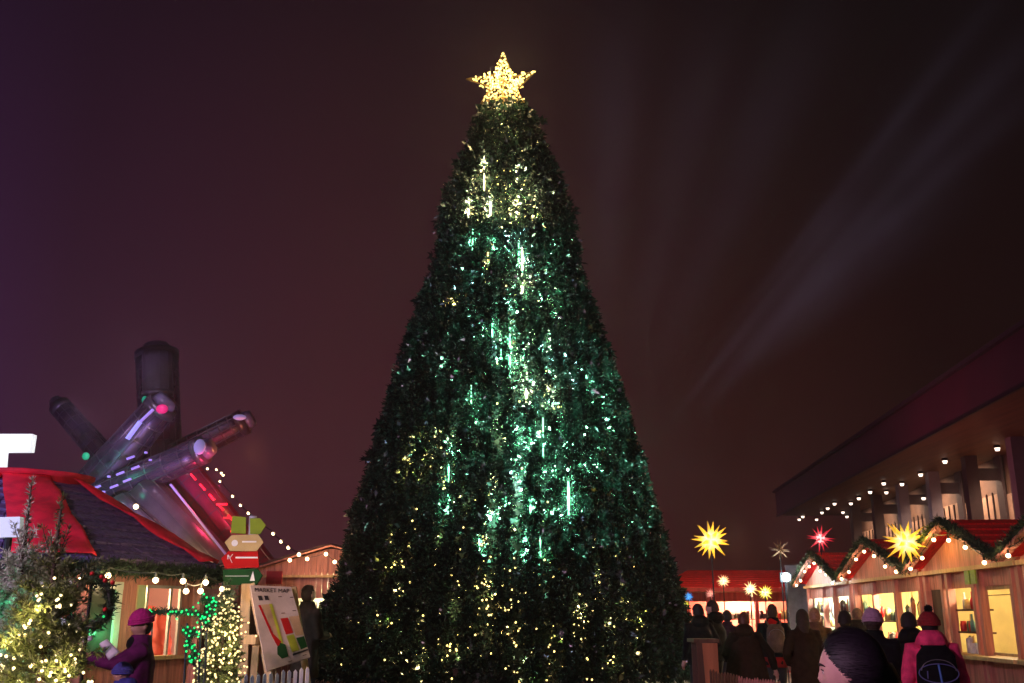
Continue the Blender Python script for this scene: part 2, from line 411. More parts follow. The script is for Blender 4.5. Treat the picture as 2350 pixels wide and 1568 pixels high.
# ================================================================== THE BIG TREE
PROF = [(250, 50), (256, 60), (276, 74), (330, 92), (380, 112), (440, 136), (500, 156), (525, 168), (545, 150), (600, 166), (680, 190), (740, 214), (800, 230), (860, 252), (975, 284), (1100, 322), (1200, 350), (1300, 372), (1400, 410), (1500, 432), (1568, 446), (1640, 458), (1740, 452)]
def prof_tab():
    zs, rs = [], []
    for v, hw in PROF:
        a, b = ray(1175, v); z = CAMZ+b*TY; depth = TY*CT+(z-CAMZ)*ST
        zs.append(z); rs.append(max(.3, hw/FP*depth-.20))
    zs, rs = np.array(zs[::-1]), np.array(rs[::-1]); return zs, rs
PZ, PR = prof_tab()
def trad(z): return np.interp(z, PZ, PR)
ZTOP = PZ[-1]; ZBOT = .35
def build_tree():
    t_ = thing('christmas_tree', 'towering cone-shaped christmas tree full of lights in the middle of the square', 'tree', (TX, TY, 0))
    part('trunk', MB().tube([(TX, TY, 0), (TX, TY, 3), (TX, TY, ZTOP+.3)], [.35, .28, .08], 14), bark, t_, True)
    core = MB(); zs = np.linspace(ZBOT+.3, ZTOP-.1, 40)
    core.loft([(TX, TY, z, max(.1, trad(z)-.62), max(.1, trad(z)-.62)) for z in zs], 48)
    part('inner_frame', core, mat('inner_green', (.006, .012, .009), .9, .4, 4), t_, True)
    V_, F_ = [], []
    n = 88000
    z = ZBOT+(ZTOP-ZBOT)*(1-np.sqrt(rng.random(n)))**1.0
    # area-true sampling down the cone
    z = ZTOP-(ZTOP-ZBOT)*np.sqrt(rng.random(n)); z[:3500] = ZTOP-2.6*rng.random(3500)
    th = rng.random(n)*2*PI
    keep = (np.sin(th) < .25)                            # the side one can see and a little round the back
    dens_back = rng.random(n) < .35
    k_ = keep | dens_back; z, th = z[k_], th[k_]; n = len(z)
    r0 = trad(z)
    # hanging furrows, stacked panel rows and random boughs
    rows = z/1.28; fr = rows-np.floor(rows); rowoff = np.floor(rows)*1.7
    furrow = .5+.5*np.cos(th*40+np.sin(z*.9)*.9)
    kp = rng.random(n) < np.clip(furrow*1.5-.12, .10, 1); z, th, r0, fr, furrow = z[kp], th[kp], r0[kp], fr[kp], furrow[kp]; n = len(z)
    lump = np.sin(th*13+z*2.1)*np.sin(z*3.7+th*5)+.6*np.sin(th*31-z*5.3)
    dep = rng.random(n)**1.7
    r = r0+.02-.34*(1-furrow)**1.5+.11*lump-.60*dep+.14*(1-fr)
    P = np.stack([TX+np.cos(th)*r, TY+np.sin(th)*r, z], 1)
    Nn = unit(np.stack([np.cos(th), np.sin(th), -.15+.5*rng.normal(size=n)], 1)+.45*rng.normal(size=(n, 3)))
    V, F = needles(P, Nn, 5, (.09, .26), (.045, .12), .6)
    np_part('crown', V, F, pvc_green, t_)
    # longer sprigs that break the outline
    n = 6500; z = ZTOP-(ZTOP-ZBOT)*np.sqrt(rng.random(n)); th = rng.random(n)*2*PI; r = trad(z)-.05
    P = np.stack([TX+np.cos(th)*r, TY+np.sin(th)*r, z], 1)
    Nn = unit(np.stack([np.cos(th), np.sin(th), rng.normal(size=n)*.5+.1], 1))
    Vs = []
    for j in range(5):
        Q = P+Nn*(.065*j)
        Vs.append(needles(Q, Nn, 3, (.07, .14), (.02, .04), .7))
    V, F = merge(Vs); np_part('sprigs', V, F, pvc_green, t_)
    return t_
tree = build_tree()
def on_tree(u, v, out=0.0):
    """the point where the sight line through (u, v) meets the near face of the cone"""
    a, b = ray(u, v); Y = TY-6.5
    for _ in range(400):
        z = CAMZ+b*Y; x = a*Y-TX; rr = trad(z)+out
        if x*x+(Y-TY)**2 <= rr*rr: break
        Y += .02
    return Vector((a*Y, Y, CAMZ+b*Y))

# fairy lights: gathered in the clusters the photo shows, thinly elsewhere
def tree_lights():
    g = thing('fairy_lights', 'warm white fairy lights wound through the whole towering tree', 'string lights', (TX, TY-.2, 0))
    cl = [(1130, 1370, 70, 60), (1000, 1500, 60, 30), (930, 1240, 25, 16), (905, 1290, 18, 14), (890, 1420, 60, 22), (1100, 1250, 25, 14), (1240, 1270, 40, 16), (1330, 1400, 30, 14), (1290, 1465, 70, 22), (1230, 1550, 60, 18), (1470, 1420, 40, 14), (960, 1040, 28, 16), (1010, 1000, 40, 14), (1020, 1110, 15, 10), (1150, 1450, 60, 16), (1380, 1530, 60, 16), (780, 1500, 40, 12), (830, 1440, 50, 12), (1160, 700, 120, 16), (1160, 420, 60, 22), (1120, 600, 20, 10), (1045, 690, 18, 12), (1110, 380, 15, 12), (1080, 480, 10, 8), (1230, 490, 15, 10), (1145, 262, 10, 5), (1270, 900, 70, 14), (1180, 1080, 120, 12), (1200, 1470, 220, 40), (1100, 1300, 230, 40), (1400, 1280, 60, 10)]
    P = []
    for u, v, s, k in cl:
        for _ in range(k):
            uu, vv = u+random.gauss(0, s*.55), v+random.gauss(0, s*.62)
            z = CAMZ+ray(uu, vv)[1]*(TY-3)
            if vv > 1590 or vv < 250: continue
            p = on_tree(uu, vv, random.uniform(-.28, .03))
            if p.y > TY-.3: continue
            P.append(p)
    random.shuffle(P)
    bulbs(g, P, .021, gold_fairy)
    w = MB()
    for k in range(9):
        pts = [Vector((TX+math.cos(t_/9+k*.7)*(trad(z)-.18), TY+math.sin(t_/9+k*.7)*(trad(z)-.18), z)) for t_, z in zip(range(0, 200, 4), np.linspace(ZBOT+.4, ZTOP-.4, 50))]
        w.tube(pts, .006, 3, False)
    part('cable', w, wire_mat, g)
    return P
TL = tree_lights()
for (u, v, pw, col) in [(1130, 1365, 26, (1, .68, .25)), (1150, 1455, 20, (1, .6, .2)), (1000, 1520, 20, (1, .65, .22)), (1330, 1400, 14, (1, .6, .25)), (930, 1240, 10, (1, .8, .2)), (905, 1300, 8, (.9, .8, .15)), (1100, 1250, 14, (.8, .9, .4)), (965, 1040, 14, (.8, .85, .25)), (1010, 1000, 12, (.9, .8, .3)), (1290, 1470, 9, (1, .8, .2)), (1470, 1420, 7, (.9, .9, .15)), (1230, 1550, 14, (.95, 1, .35)), (1115, 603, 26, (1, .62, .22)), (1042, 697, 18, (1, .75, .25)), (1110, 385, 16, (1, .82, .3)), (1078, 485, 12, (1, .8, .25)), (1232, 497, 16, (1, .72, .25)), (1145, 265, 9, (1, .72, .25)), (1176, 738, 7, (1, .5, .2)), (1178, 790, 7, (1, .45, .2)), (890, 1420, 8, (1, .8, .2)), (1240, 1275, 8, (.5, 1, .5)), (780, 1510, 6, (1, .8, .3)), (1400, 1530, 6, (1, .8, .3)), (1120, 460, 10, (.9, 1, .6)), (1160, 315, 6, (1, .8, .3)), (1080, 920, 10, (.8, 1, .4)), (1250, 930, 9, (.8, 1, .5))]:
    lamp('tree_glow', 'POINT', on_tree(u, v, -.04), pw*.5, col, .03)

# the strings' inner lamps: they sit inside the boughs and light them from within
rd = random.Random(41)
def halfw(v): return np.interp(v, [p[0] for p in PROF], [p[1] for p in PROF])
for i in range(95):
    v = rd.uniform(540, 1185); hw = halfw(v); k_ = (v-520)/665
    u = 1160+hw*(rd.gauss(.12+.24*k_, .34)); 
    if abs(u-1160) > hw*.86: continue
    c_ = (.36, 1, .62) if rd.random() < .7 else ((.75, 1, .5) if rd.random() < .6 else (.5, .95, 1))
    lamp('bough_light', 'POINT', on_tree(u, v, -.26-rd.random()*.12), rd.uniform(8, 60)*(.5 if u < 1100 else 1.15), c_, .05)
for i in range(60):
    v = rd.uniform(280, 520) if i % 2 else rd.uniform(1000, 1540); hw = halfw(v)
    u = 1160+hw*rd.uniform(-.7, .7)
    lamp('bough_light', 'POINT', on_tree(u, v, -.24-rd.random()*.1), rd.uniform(3, 20), (1, .80, .32) if rd.random() < .8 else (.8, 1, .5), .04)
for (u0, v0, u1, v1, pw, c_) in [(1118, 350, 1108, 445, 9, 'w'), (1183, 345, 1186, 420, 5, 'w'), (1186, 420, 1187, 505, 16, 'w'), (1077, 455, 1075, 500, 10, 'w'), (1124, 460, 1123, 505, 10, 'w'), (1225, 440, 1233, 505, 12, 'w'), (1084, 525, 1088, 575, 8, 'g'), (1136, 535, 1134, 595, 8, 'g'), (1192, 560, 1198, 695, 26, 'p'), (1130, 730, 1128, 775, 8, 'g'), (1172, 740, 1170, 870, 8, 'g'), (1204, 840, 1210, 930, 24, 'p'), (1208, 950, 1217, 1180, 10, 'g'), (1262, 860, 1270, 940, 14, 'p'), (1330, 840, 1350, 910, 16, 'g'), (1300, 1090, 1306, 1185, 16, 'g'), (1030, 1060, 1028, 1185, 9, 'g'), (965, 990, 955, 1100, 6, 'y'), (1205, 1210, 1208, 1300, 14, 'g'), (1100, 1225, 1100, 1280, 10, 'g'), (1440, 960, 1475, 1160, 14, 'g'), (1380, 900, 1400, 1000, 14, 'g'), (1246, 1235, 1240, 1290, 6, 'g'), (925, 1225, 918, 1300, 6, 'y')]:
    n_ = max(2, int((v1-v0)/22))
    for i in range(n_):
        t0 = (i+.5)/n_
        lamp('string_glow', 'POINT', on_tree(u0+(u1-u0)*t0+rd.uniform(-5, 5), v0+(v1-v0)*t0, rd.uniform(-.14, .03)), pw*(.45+.75*t0), {'w': (1, .86, .42), 'g': (.30, 1, .58), 'p': (.75, 1, .62), 'y': (.95, .9, .25)}[c_], .04)
# falling-light tubes hung in the boughs
TUBES = [(1185, 345, 505, 3.6, 'w'), (1112, 350, 440, 1.6, 'w'), (1076, 455, 500, 2, 'w'), (1125, 465, 500, 2, 'w'), (1134, 540, 592, 2, 'g'), (1085, 525, 575, 1.2, 'g'), (1198, 570, 692, 3.2, 'w'), (1190, 560, 640, 1.6, 'g'), (1130, 725, 775, 1.2, 'g'), (1170, 748, 868, 3, 'g'), (1208, 848, 928, 2.4, 'w'), (1082, 875, 930, 1, 'g'), (1150, 770, 850, 1, 'g'), (1215, 955, 1040, 1.6, 'g'), (1217, 1080, 1178, 1, 'g'), (1304, 1105, 1182, 2, 'g'), (1030, 1065, 1180, .9, 'g'), (1206, 1215, 1290, 2, 'g'), (1100, 1228, 1275, 1, 'g'), (1246, 960, 1050, 1, 'g'), (1258, 870, 905, 1, 'w'), (1345, 850, 900, 1.2, 'g'), (1240, 1235, 1290, .8, 'g'), (1160, 1100, 1175, .8, 'g'), (1275, 1040, 1100, .8, 'g'), (1200, 780, 830, 1, 'g')]
gw = emit('tube_warm', (1, .92, .55), 5); gg = emit('tube_green', (.35, 1, .62), 3.2); tcap = mat('tube_cap', (.2, .2, .2), .4)
words = ['brightest', 'short', 'thin', 'long', 'pale', 'faint']
for (u, v0, v1, br, c) in TUBES:
    p, q = on_tree(u, v0, -.06), on_tree(u, v1, -.06)
    q = Vector((p.x+(q.x-p.x)*.6, q.y-.0, q.z)); p = Vector((p.x, p.y, p.z))
    third = 'upper' if v0 < 560 else ('middle' if v0 < 900 else 'lower')
    side = 'left of its centre line' if u < 1150 else ('near its centre line' if u < 1222 else 'right of its centre line')
    g = thing('light_tube', f"{'warm' if c == 'w' else 'green'} white light tube in the {third} big tree, {side}", 'light tube', p, 'falling-light tubes hung in the big tree')
    part('tube', MB().tube([p+Vector((0, -.03, 0)), q+Vector((0, -.03, 0))], .012 if br < 2 else .019, 8), gw if c == 'w' else gg, g, True)
    part('cap', MB().tube([p+Vector((0, -.03, .0)), p+Vector((0, -.03, .07))], .03, 8), tcap, g)
    mid = p.lerp(q, .72)+Vector((0, -.16, 0))
    lamp('tube_glow', 'POINT', mid, 9*br, (1, .88, .45) if c == 'w' else (.25, 1, .55), .05)
    if br > 1.5: lamp('tube_glow', 'POINT', p.lerp(q, .3)+Vector((0, -.14, 0)), 5*br, (.8, 1, .55) if c == 'w' else (.25, 1, .55), .05)

# ================================================================== STAR ON TOP
def build_star():
    D = TY-.25
    out = [(1155, 120), (1178, 178), (1230, 163), (1186, 207), (1204, 238), (1155, 222), (1104, 238), (1127, 200), (1070, 182), (1133, 172)]
    P = [at(u, v, D) for u, v in out]
    cen = at(1154, 196, D)
    g = thing('star_topper', 'five-pointed star wrapped in warm lights on the tip of the big tree', 'star', at(1154, 250, D))
    fr = MB()
    for i in range(10):
        a, b = P[i], P[(i+1) % 10]
        fr.bar(a, b, .035); fr.bar(a+Vector((0, .0, 0)), cen+Vector((0, -.30, 0)), .02); fr.bar(a, cen+Vector((0, .30, 0)), .02)
    fr.bar(cen+Vector((0, .1, 0)), at(1156, 300, D+.2), .06)
    part('frame', fr, mat('star_frame', (.25, .16, .05), .4, .2, 5, metal=.7), g)
    tri = []
    for i in range(10): tri.append((P[i], P[(i+1) % 10], cen))
    A = [((b-a).cross(c-a)).length for a, b, c in tri]
    B = []
    while len(B) < 430:
        i = random.choices(range(10), A)[0]; a, b, c = tri[i]
        x, y = random.random(), random.random()
        if x+y > 1: x, y = 1-x, 1-y
        if random.random() < .45: x, y = (x, (1-x)*random.random()*.9) ; y = max(y, 0)
        p = a+(b-a)*x+(c-a)*(y if x+y <= 1 else 1-x)
        edge = (p-cen).length
        side = random.choice((-1, 1, -1)); th = .28*max(0, 1-edge/1.05)
        B.append(p+Vector((random.uniform(-.02, .02), side*th, random.uniform(-.02, .02))))
    bulbs(g, B, .024, emit('star_bulb', (1, .80, .27), 1.45))
    w = MB()
    for i in range(26):
        a, b = random.sample(B, 2)
        if (a-b).length < .6: w.tube([a, a.lerp(b, .5)+Vector((0, -.05, 0)), b], .006, 3, False)
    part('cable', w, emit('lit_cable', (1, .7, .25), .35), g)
    lamp('star_glow', 'POINT', cen+Vector((0, -.8, .1)), 200, (1, .72, .32), .35)
    lamp('star_glow', 'POINT', cen+Vector((0, -.6, -.75)), 45, (1, .70, .30), .2)
build_star()

# ================================================================== GLASS-TUBE SCULPTURE BEHIND THE PAVILION
def build_cauldron():
    D0 = 74
    tm = mat('sculpture_glass', (.085, .06, .11), .42, .3, 1.2, metal=.55)
    tl = mat('sculpture_steel', (.10, .08, .11), .35, .25, 1.0, metal=.5)
    c0 = at(340, 1180, D0)
    g = thing('sculpture', 'huge sculpture of crossed glass and steel tubes towering behind the red-roofed pavilion', 'sculpture', (c0.x, c0.y, 0))
    for m_ in (tm,):
        m_.node_tree.nodes['Principled BSDF'].inputs['Alpha'].default_value = .72
    def arm(u1, v1, w1, u2, v2, w2, dd1=0, dd2=0, m=tm, name='arm', rims=True, flute=True):
        a, b = at(u1, v1, D0+dd1), at(u2, v2, D0+dd2); r1, r2 = pxm(D0, w1), pxm(D0, w2)
        n_ = 8; pts = [a.lerp(b, i/n_) for i in range(n_+1)]
        o = part(name, MB().tube(pts, [r1+(r2-r1)*i/n_ for i in range(n_+1)], 20), m, g, True)
        if rims:
            dr = (b-a).normalized()
            part('rim', MB().tube([a-dr*.25, a+dr*.35], [r1*1.05, r1*1.05], 20), tl, o, True)
            part('end_glass', MB().tube([a-dr*.30, a-dr*.9], [r1*.8, r1*.6], 16), mat('end_glass', (.16, .13, .22), .3, .2, 2), o, True)
        if flute:
            f = MB(); d = (b-a).normalized(); x = d.orthogonal().normalized(); y = d.cross(x)
            for k in range(10):
                q = (x*math.cos(k*PI/5)+y*math.sin(k*PI/5))
                f.bar(a+q*r1*.995, b+q*r2*.995, .06, .06)
            for k in range(1, 7):
                c_ = a.lerp(b, k/7); rr_ = (r1+(r2-r1)*k/7)*1.012
                f.tube([c_-d*.05, c_+d*.05], rr_, 20, False)
            part('rib', f, tl, o)
        return o
    arm(360, 816, 50, 372, 1110, 48, 3, 2)
    o = arm(360, 812, 34, 362, 906, 34, .5, .5, tl, 'inner_tube', False)
    part('collar', MB().tube([at(361, 900, D0-.6), at(361, 910, D0-.6)], pxm(D0, 36), 20), tl, o, True)
    arm(140, 936, 25, 250, 1060, 30, 2, 1)
    arm(368, 935, 36, 180, 1160, 50, -3, -1)
    arm(462, 1035, 30, 205, 1150, 38, -4, -2)
    arm(556, 970, 30, 400, 1050, 34, 1, 1)
    arm(412, 1075, 40, 625, 1345, 38, 0, -2, mat('red_lit_glass', (.16, .012, .05), .3, .3, 1), 'leg', False)  # red light on this leg put into its glass colour
    arm(330, 1130, 44, 560, 1360, 40, -3, -5, tl, 'leg', False)
    arm(270, 1160, 34, 500, 1370, 38, -4, -6, tl, 'leg', False)
    arm(250, 1120, 60, 300, 1250, 60, 0, 0, tm, 'hub', False)
    # highlights on the tubes put in as glowing dashes and spots
    lav = emit('lavender_glow', (.40, .33, .9), .30); redl = emit('red_glow', (1, .02, .06), .55); grn = emit('green_glow', (.01, .5, .2), .35); pink = emit('pink_glow', (.8, .02, .18), .35); blu = emit('blue_glow', (.35, .4, 1), .6)
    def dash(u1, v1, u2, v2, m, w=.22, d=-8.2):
        part('highlight_dash', MB().bar(at(u1, v1, D0+d), at(u2, v2, D0+d), w, .12), m, g)
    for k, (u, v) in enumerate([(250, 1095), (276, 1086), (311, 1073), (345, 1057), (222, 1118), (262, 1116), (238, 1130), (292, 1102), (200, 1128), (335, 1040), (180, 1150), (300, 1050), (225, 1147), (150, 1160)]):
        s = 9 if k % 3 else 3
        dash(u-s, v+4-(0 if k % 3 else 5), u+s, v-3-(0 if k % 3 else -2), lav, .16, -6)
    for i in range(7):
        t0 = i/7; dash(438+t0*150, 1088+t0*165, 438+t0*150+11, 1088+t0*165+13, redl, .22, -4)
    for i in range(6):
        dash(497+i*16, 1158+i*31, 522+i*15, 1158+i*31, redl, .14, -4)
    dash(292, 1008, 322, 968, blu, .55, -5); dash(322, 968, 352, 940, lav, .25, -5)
    part('glow_spot', MB().ball(at(372, 939, D0-4.5), (.45, .3, .34), 10, 6), pink, g, True)
    part('glow_spot', MB().ball(at(197, 1047, D0-3), (.28, .2, .28), 10, 6), grn, g, True)
    part('glow_spot', MB().ball(at(332, 918, D0-3), (.22, .2, .3), 10, 6), emit('dim_green_glow', (.02, .5, .25), .2), g, True)
    part('glow_spot', MB().ball(at(458, 1026, D0-6), (.42, .3, .55), 10, 6), emit('white_glow', (.42, .36, .78), .32), g, True)
    part('glow_spot', MB().ball(at(550, 958, D0-2), (.5, .3, .22), 10, 6), emit('white_glow', (.42, .36, .78), .32), g, True)
    dash(392, 1112, 540, 1300, emit('dim_lavender_glow', (.30, .22, .58), .28), .26, -8)  # lavender edge highlight of the leg, put in as a glowing bar
    lamp('sculpture_fill', 'SPOT', at(250, 1250, D0-16), 9000, (.55, .38, .9), .4, at(330, 1060, D0), R(60), .8)  # unseen lamps added to tint and lighten the tubes
    lamp('sculpture_fill', 'POINT', at(500, 1120, D0-5), 700, (1, .04, .12), .4)
    lamp('sculpture_fill', 'POINT', at(230, 1080, D0-6), 120, (.05, 1, .5), .4)
    lamp('sculpture_fill', 'POINT', at(360, 1230, D0-10), 900, (1, .6, .3), .4)
    lamp('sculpture_fill', 'POINT', at(345, 860, D0-7), 330, (.75, .6, .85), .5)  # added to lift the upright tube out of black
    lamp('sculpture_fill', 'POINT', at(190, 960, D0-6), 260, (.7, .45, .8), .5)
    lamp('sculpture_fill', 'POINT', at(575, 1040, D0-3), 250, (1, .35, .12), .4)
build_cauldron()
# ================================================================== RED-ROOFED PAVILION
def oct_ring(c, r, z, ph, n=8): return [Vector((c.x+r*math.cos(ph+2*PI*k/n), c.y+r*math.sin(ph+2*PI*k/n), z)) for k in range(n)]
def planks(mb, p, q, z0, z1, w=.14, th=.03, gap=.006):
    """vertical boards from p to q"""
    p, q = Vector(p), Vector(q); d = (q-p); ln = d.length; k = max(1, round(ln/w)); a = math.atan2(d.y, d.x)
    for i in range(k):
        c = p.lerp(q, (i+.5)/k); mb.box((c.x, c.y, (z0+z1)/2), (ln/k-gap, th+.004*(i % 2), z1-z0), a)
def build_pavilion():
    c = Vector((-7.3, 15, 0)); ph = R(-3)
    g = thing('pavilion', 'eight-sided wooden pavilion with a dark shingle roof and broad red cloth down its hips', 'pavilion', c)
    base = oct_ring(c, 3.0, 2.28, ph); top = oct_ring(c, .75, 3.52, ph); base2 = oct_ring(c, 3.0, 2.20, ph)
    rf = MB()
    for k in range(8):
        a, b = base[k], base[(k+1) % 8]; e, f = top[k], top[(k+1) % 8]
        # courses of shingles, each lapping over the one below
        m_ = 11
        for i in range(m_):
            t0, t1 = i/m_, (i+1)/m_
            p0, p1 = a.lerp(e, t0), b.lerp(f, t0); q0, q1 = a.lerp(e, t1), b.lerp(f, t1)
            n_ = (p1-p0).cross(q0-p0).normalized(); 
            if n_.z < 0: n_ = -n_
            ns = max(2, int((p1-p0).length/.22))
            for j in range(ns):
                s0, s1 = j/ns, (j+1)/ns-.012
                r0, r1 = p0.lerp(p1, s0), p0.lerp(p1, s1); u0, u1 = q0.lerp(q1, s0), q0.lerp(q1, s1)
                h = n_*(.035+.012*random.random())
                rf.add([r0, r1, u1, u0, r0+h, r1+h, u1+n_*.004, u0+n_*.004], [(0, 1, 5, 4), (4, 5, 6, 7), (1, 2, 6, 5), (3, 0, 4, 7)])
        rf.add([a, b, f, e], [(0, 1, 2, 3)]); rf.add([base2[k], base2[(k+1) % 8], b, a], [(0, 1, 2, 3)])
    rf.add(base2, [tuple(range(8))])
    roof = part('roof', rf, slate, g)
    for k in range(8):
        a, e = base[k], top[k]; L_ = (base[(k-1) % 8]-a).normalized(); Rr = (base[(k+1) % 8]-a).normalized()
        nn = Vector((a.x-c.x, a.y-c.y, 0)).normalized()*.03+Vector((0, 0, .075))
        s = MB(); m_ = 16; vs = []
        for i in range(m_+1):
            t_ = i/m_; w = .14+.24*(1-t_) if k == 0 else .56+.36*(1-t_)
            p = a.lerp(e, t_)
            for wv, j in ((L_*w, 0), (L_*w*.5, 1), (Vector(), 2), (Rr*.05, 3), (Rr*.09, 4)):
                jj = Vector((0, 0, .018*noise.noise(Vector((k*3, i*.7, j*1.3)))))
                vs.append(p+wv+nn*(1+.25*math.sin(i*.9+j))+jj)
        fs = [(i*5+j, i*5+j+1, i*5+j+6, i*5+j+5) for i in range(m_) for j in range(4)]
        s.add(vs, fs)
        o = part('hip_cloth', s, red_cloth, g, True)
        so = o.modifiers.new('thick', 'SOLIDIFY'); so.thickness = .02
    cap = MB().loft([(c.x, c.y, 3.46, .84, .84), (c.x, c.y, 3.57, .80, .80), (c.x, c.y, 3.58, .93, .93), (c.x, c.y, 3.63, .93, .93)], 32, .05)
    part('roof_cap', cap, red_cloth, g, True)
    body = oct_ring(c, 2.75, 0, ph)
    fl = MB(); fl.add([p+Vector((0, 0, .12)) for p in body]+[p for p in body], [tuple(range(8))]+[(i, (i+1) % 8, 8+(i+1) % 8, 8+i) for i in range(8)]); part('floor', fl, wood_dark, g)
    inn = MB(); r_ = oct_ring(c, 2.6, .12, ph)
    for k in (0, 1, 2, 3, 4): inn.prism([r_[k], r_[k+1], r_[k+1]+Vector((0, 0, 2.0)), r_[k]+Vector((0, 0, 2.0))], (0, .03, 0))
    part('inner_wall', inn, mat('pink_plaster', (.72, .42, .34), .7, .15, 2), g)
    for k in range(8):
        p = body[k]; part('post', MB().box((p.x, p.y, 1.15), (.17, .17, 2.1), math.atan2(p.y-c.y, p.x-c.x)), wood_red, g)
    for k in (5, 6, 7):
        a, b = body[k], body[(k+1) % 8]; d = (b-a); 
        q0, q1 = a+d*.05, b-d*.05
        w = MB()
        planks(w, q0, q1, .12, 1.02); planks(w, q0, q1, 2.0, 2.2)
        if k == 7: planks(w, a+d*.85, q1, 1.02, 2.0); planks(w, a+d*.33, a+d*.445, 1.02, 2.0)
        part('wall', w, wood_red, g)
        sl = MB().box(((q0+q1)/2+Vector((0, 0, 1.05))), (d.length*.93, .2, .05), math.atan2(d.y, d.x)); part('sill', sl, wood_pale, g)
        if k in (6, 5, 7):
            wf = MB(); x0, x1 = (a+d*.03, a+d*.30) if k == 7 else (a+d*.1, a+d*.93)
            for t_ in (0, 1): e_ = x0.lerp(x1, t_); wf.box((e_.x, e_.y, 1.52), (.10, .06, .95), math.atan2(d.y, d.x))
            m_ = (x0+x1)/2; wf.box((m_.x, m_.y, 1.98), ((x1-x0).length+.1, .07, .10), math.atan2(d.y, d.x))
            wo = part('window', wf, mat('window_frame_white', (.62, .64, .55), .5, .1), g)
            pn = MB().box((m_.x, m_.y+.04, 1.5), ((x1-x0).length-.1, .02, .9), math.atan2(d.y, d.x)); part('pane', pn, mat('dark_glass', (.05, .06, .05), .1, .2, 2), wo)
        if k == 7:
            x0, x1 = a+d*.54, a+d*.84
            wf = MB()
            for t_ in (0, .70, 1): e_ = x0.lerp(x1, t_); wf.box((e_.x, e_.y, 1.52), (.035, .04, .95), math.atan2(d.y, d.x))
            m_ = (x0+x1)/2; wf.box((m_.x, m_.y, 1.985), ((x1-x0).length+.05, .05, .04), math.atan2(d.y, d.x))
            part('window', wf, mat('window_frame_grey', (.45, .40, .36), .5, .1), g)
            gp = MB(); planks(gp, a+d*.455, a+d*.525, 1.05, 2.0, .2); part('green_lit_strip', gp, mat('green_lit_paint', (.42, .52, .28), .5, .2, 4), g)  # narrow window, its green light put into the board colour
    # gathered red cloth inside, behind the window
    q0, q1 = Vector((-6.3, 15.0, 0)), Vector((-4.95, 15.1, 0))
    cl = MB(); vs = []; nx, nz_ = 40, 16
    for i in range(nx+1):
        for j in range(nz_+1):
            p = q0.lerp(q1, i/nx); z = .9+.75*j/nz_-.10*math.sin(i*.17)
            vs.append((p.x+.03*math.sin(i*1.1+j*.3), p.y+.05*math.sin(i*.9)+.03*math.sin(j*1.5+i*.2), z))
    cl.add(vs, [(i*(nz_+1)+j, (i+1)*(nz_+1)+j, (i+1)*(nz_+1)+j+1, i*(nz_+1)+j+1) for i in range(nx) for j in range(nz_)])
    single('red_curtain', cl, mat('curtain', (.55, .10, .07), .7, .3, 3), 'gathered red curtain hanging inside the window of the red-roofed pavilion', 'curtain', smooth=True)
    lamp('pavilion_light', 'POINT', body[7].lerp(body[0], .45).lerp(c, .16)+Vector((.3, 0, 1.95)), 60, (1, .72, .36), .08)
    lamp('pavilion_light', 'POINT', c+Vector((.9, -.4, 1.9)), 130, (1, .55, .38), .1)
    lamp('pavilion_light', 'POINT', body[7].lerp(body[0], .42)+Vector((-.1, -.5, 1.4)), 6.0, (.15, 1, .35), .05)
    # evergreen garland round the eave + lamps
    ev = oct_ring(c, 3.02, 2.19, ph)
    garland('thick pine garland along the eaves of the eight-sided pavilion', [p for p in ev[4:]+ev[:2]], .11, None, 520, big=1.2)
    ls = thing('string_lights', 'round warm bulbs strung under the eaves of the eight-sided pavilion', 'string lights', ev[7])
    B = [at(248, 1321, 12.9), at(357, 1332, 13.1), at(420, 1334, 13.3), at(472, 1337, 13.6), at(427, 1357, 13.4), at(460, 1357, 13.6), at(187, 1330, 12.6), at(510, 1352, 14.2)]
    bulbs(ls, B, .038, warm_bulb)
    cb = MB()
    for p in B: cb.tube([p+Vector((0, 0, .03)), p+Vector((0, 0, .10))], .018, 6)
    B2 = sorted(B, key=lambda p: p.x)
    for a, b in zip(B2[:-1], B2[1:]): cb.tube([p+Vector((0, 0, .10)) for p in sag(a, b, .03)], .008, 4)
    part('cable', cb, wire_mat, ls)
    for p, w in zip(B[:4], (6, 8, 5, 12)): lamp('bulb_glow', 'POINT', p+Vector((.02, -.08, -.02)), w, (1, .66, .34), .04)
    # white lit letter on the roof line and the white lit panel below it
    D = 17.5
    def poly(pts, d=.18): return MB().prism([at(u, v, D) for u, v in pts], (0, d, 0))
    T = poly([(-118, 996), (74, 996), (68, 1036), (8, 1036), (4, 1092), (-46, 1092), (-44, 1036), (-118, 1036)])
    single('letter_sign', T, emit('letter_white', (.92, .94, 1), .95), 'big glowing white letter T on the skyline above the red cloth roof', 'letter')
    pst = MB()
    for u in (-30, -8): pst.tube([at(u, 1092, D+.1), Vector((at(u, 1092, D).x, D+.1, 0))], .05, 8)
    single('sign_post', pst, black_metal, 'dark double post carrying the glowing white letter T', 'post')
    pn = MB().prism([at(u, v, 11.0) for u, v in [(-60, 1188), (46, 1186), (44, 1232), (-60, 1236)]], (0, .1, 0))
    pa = single('glowing_banner', pn, emit('panel_white', (.62, .66, .72), .32), 'pale lit panel behind the frosted fir tree at the left edge', 'panel')
    p_ = at(20, 1234, 11.05); single('sign_post', MB().tube([p_, (p_.x, p_.y, 0)], .04, 8), black_metal, 'dark pole standing under the pale lit panel at the left edge', 'post')
build_pavilion()

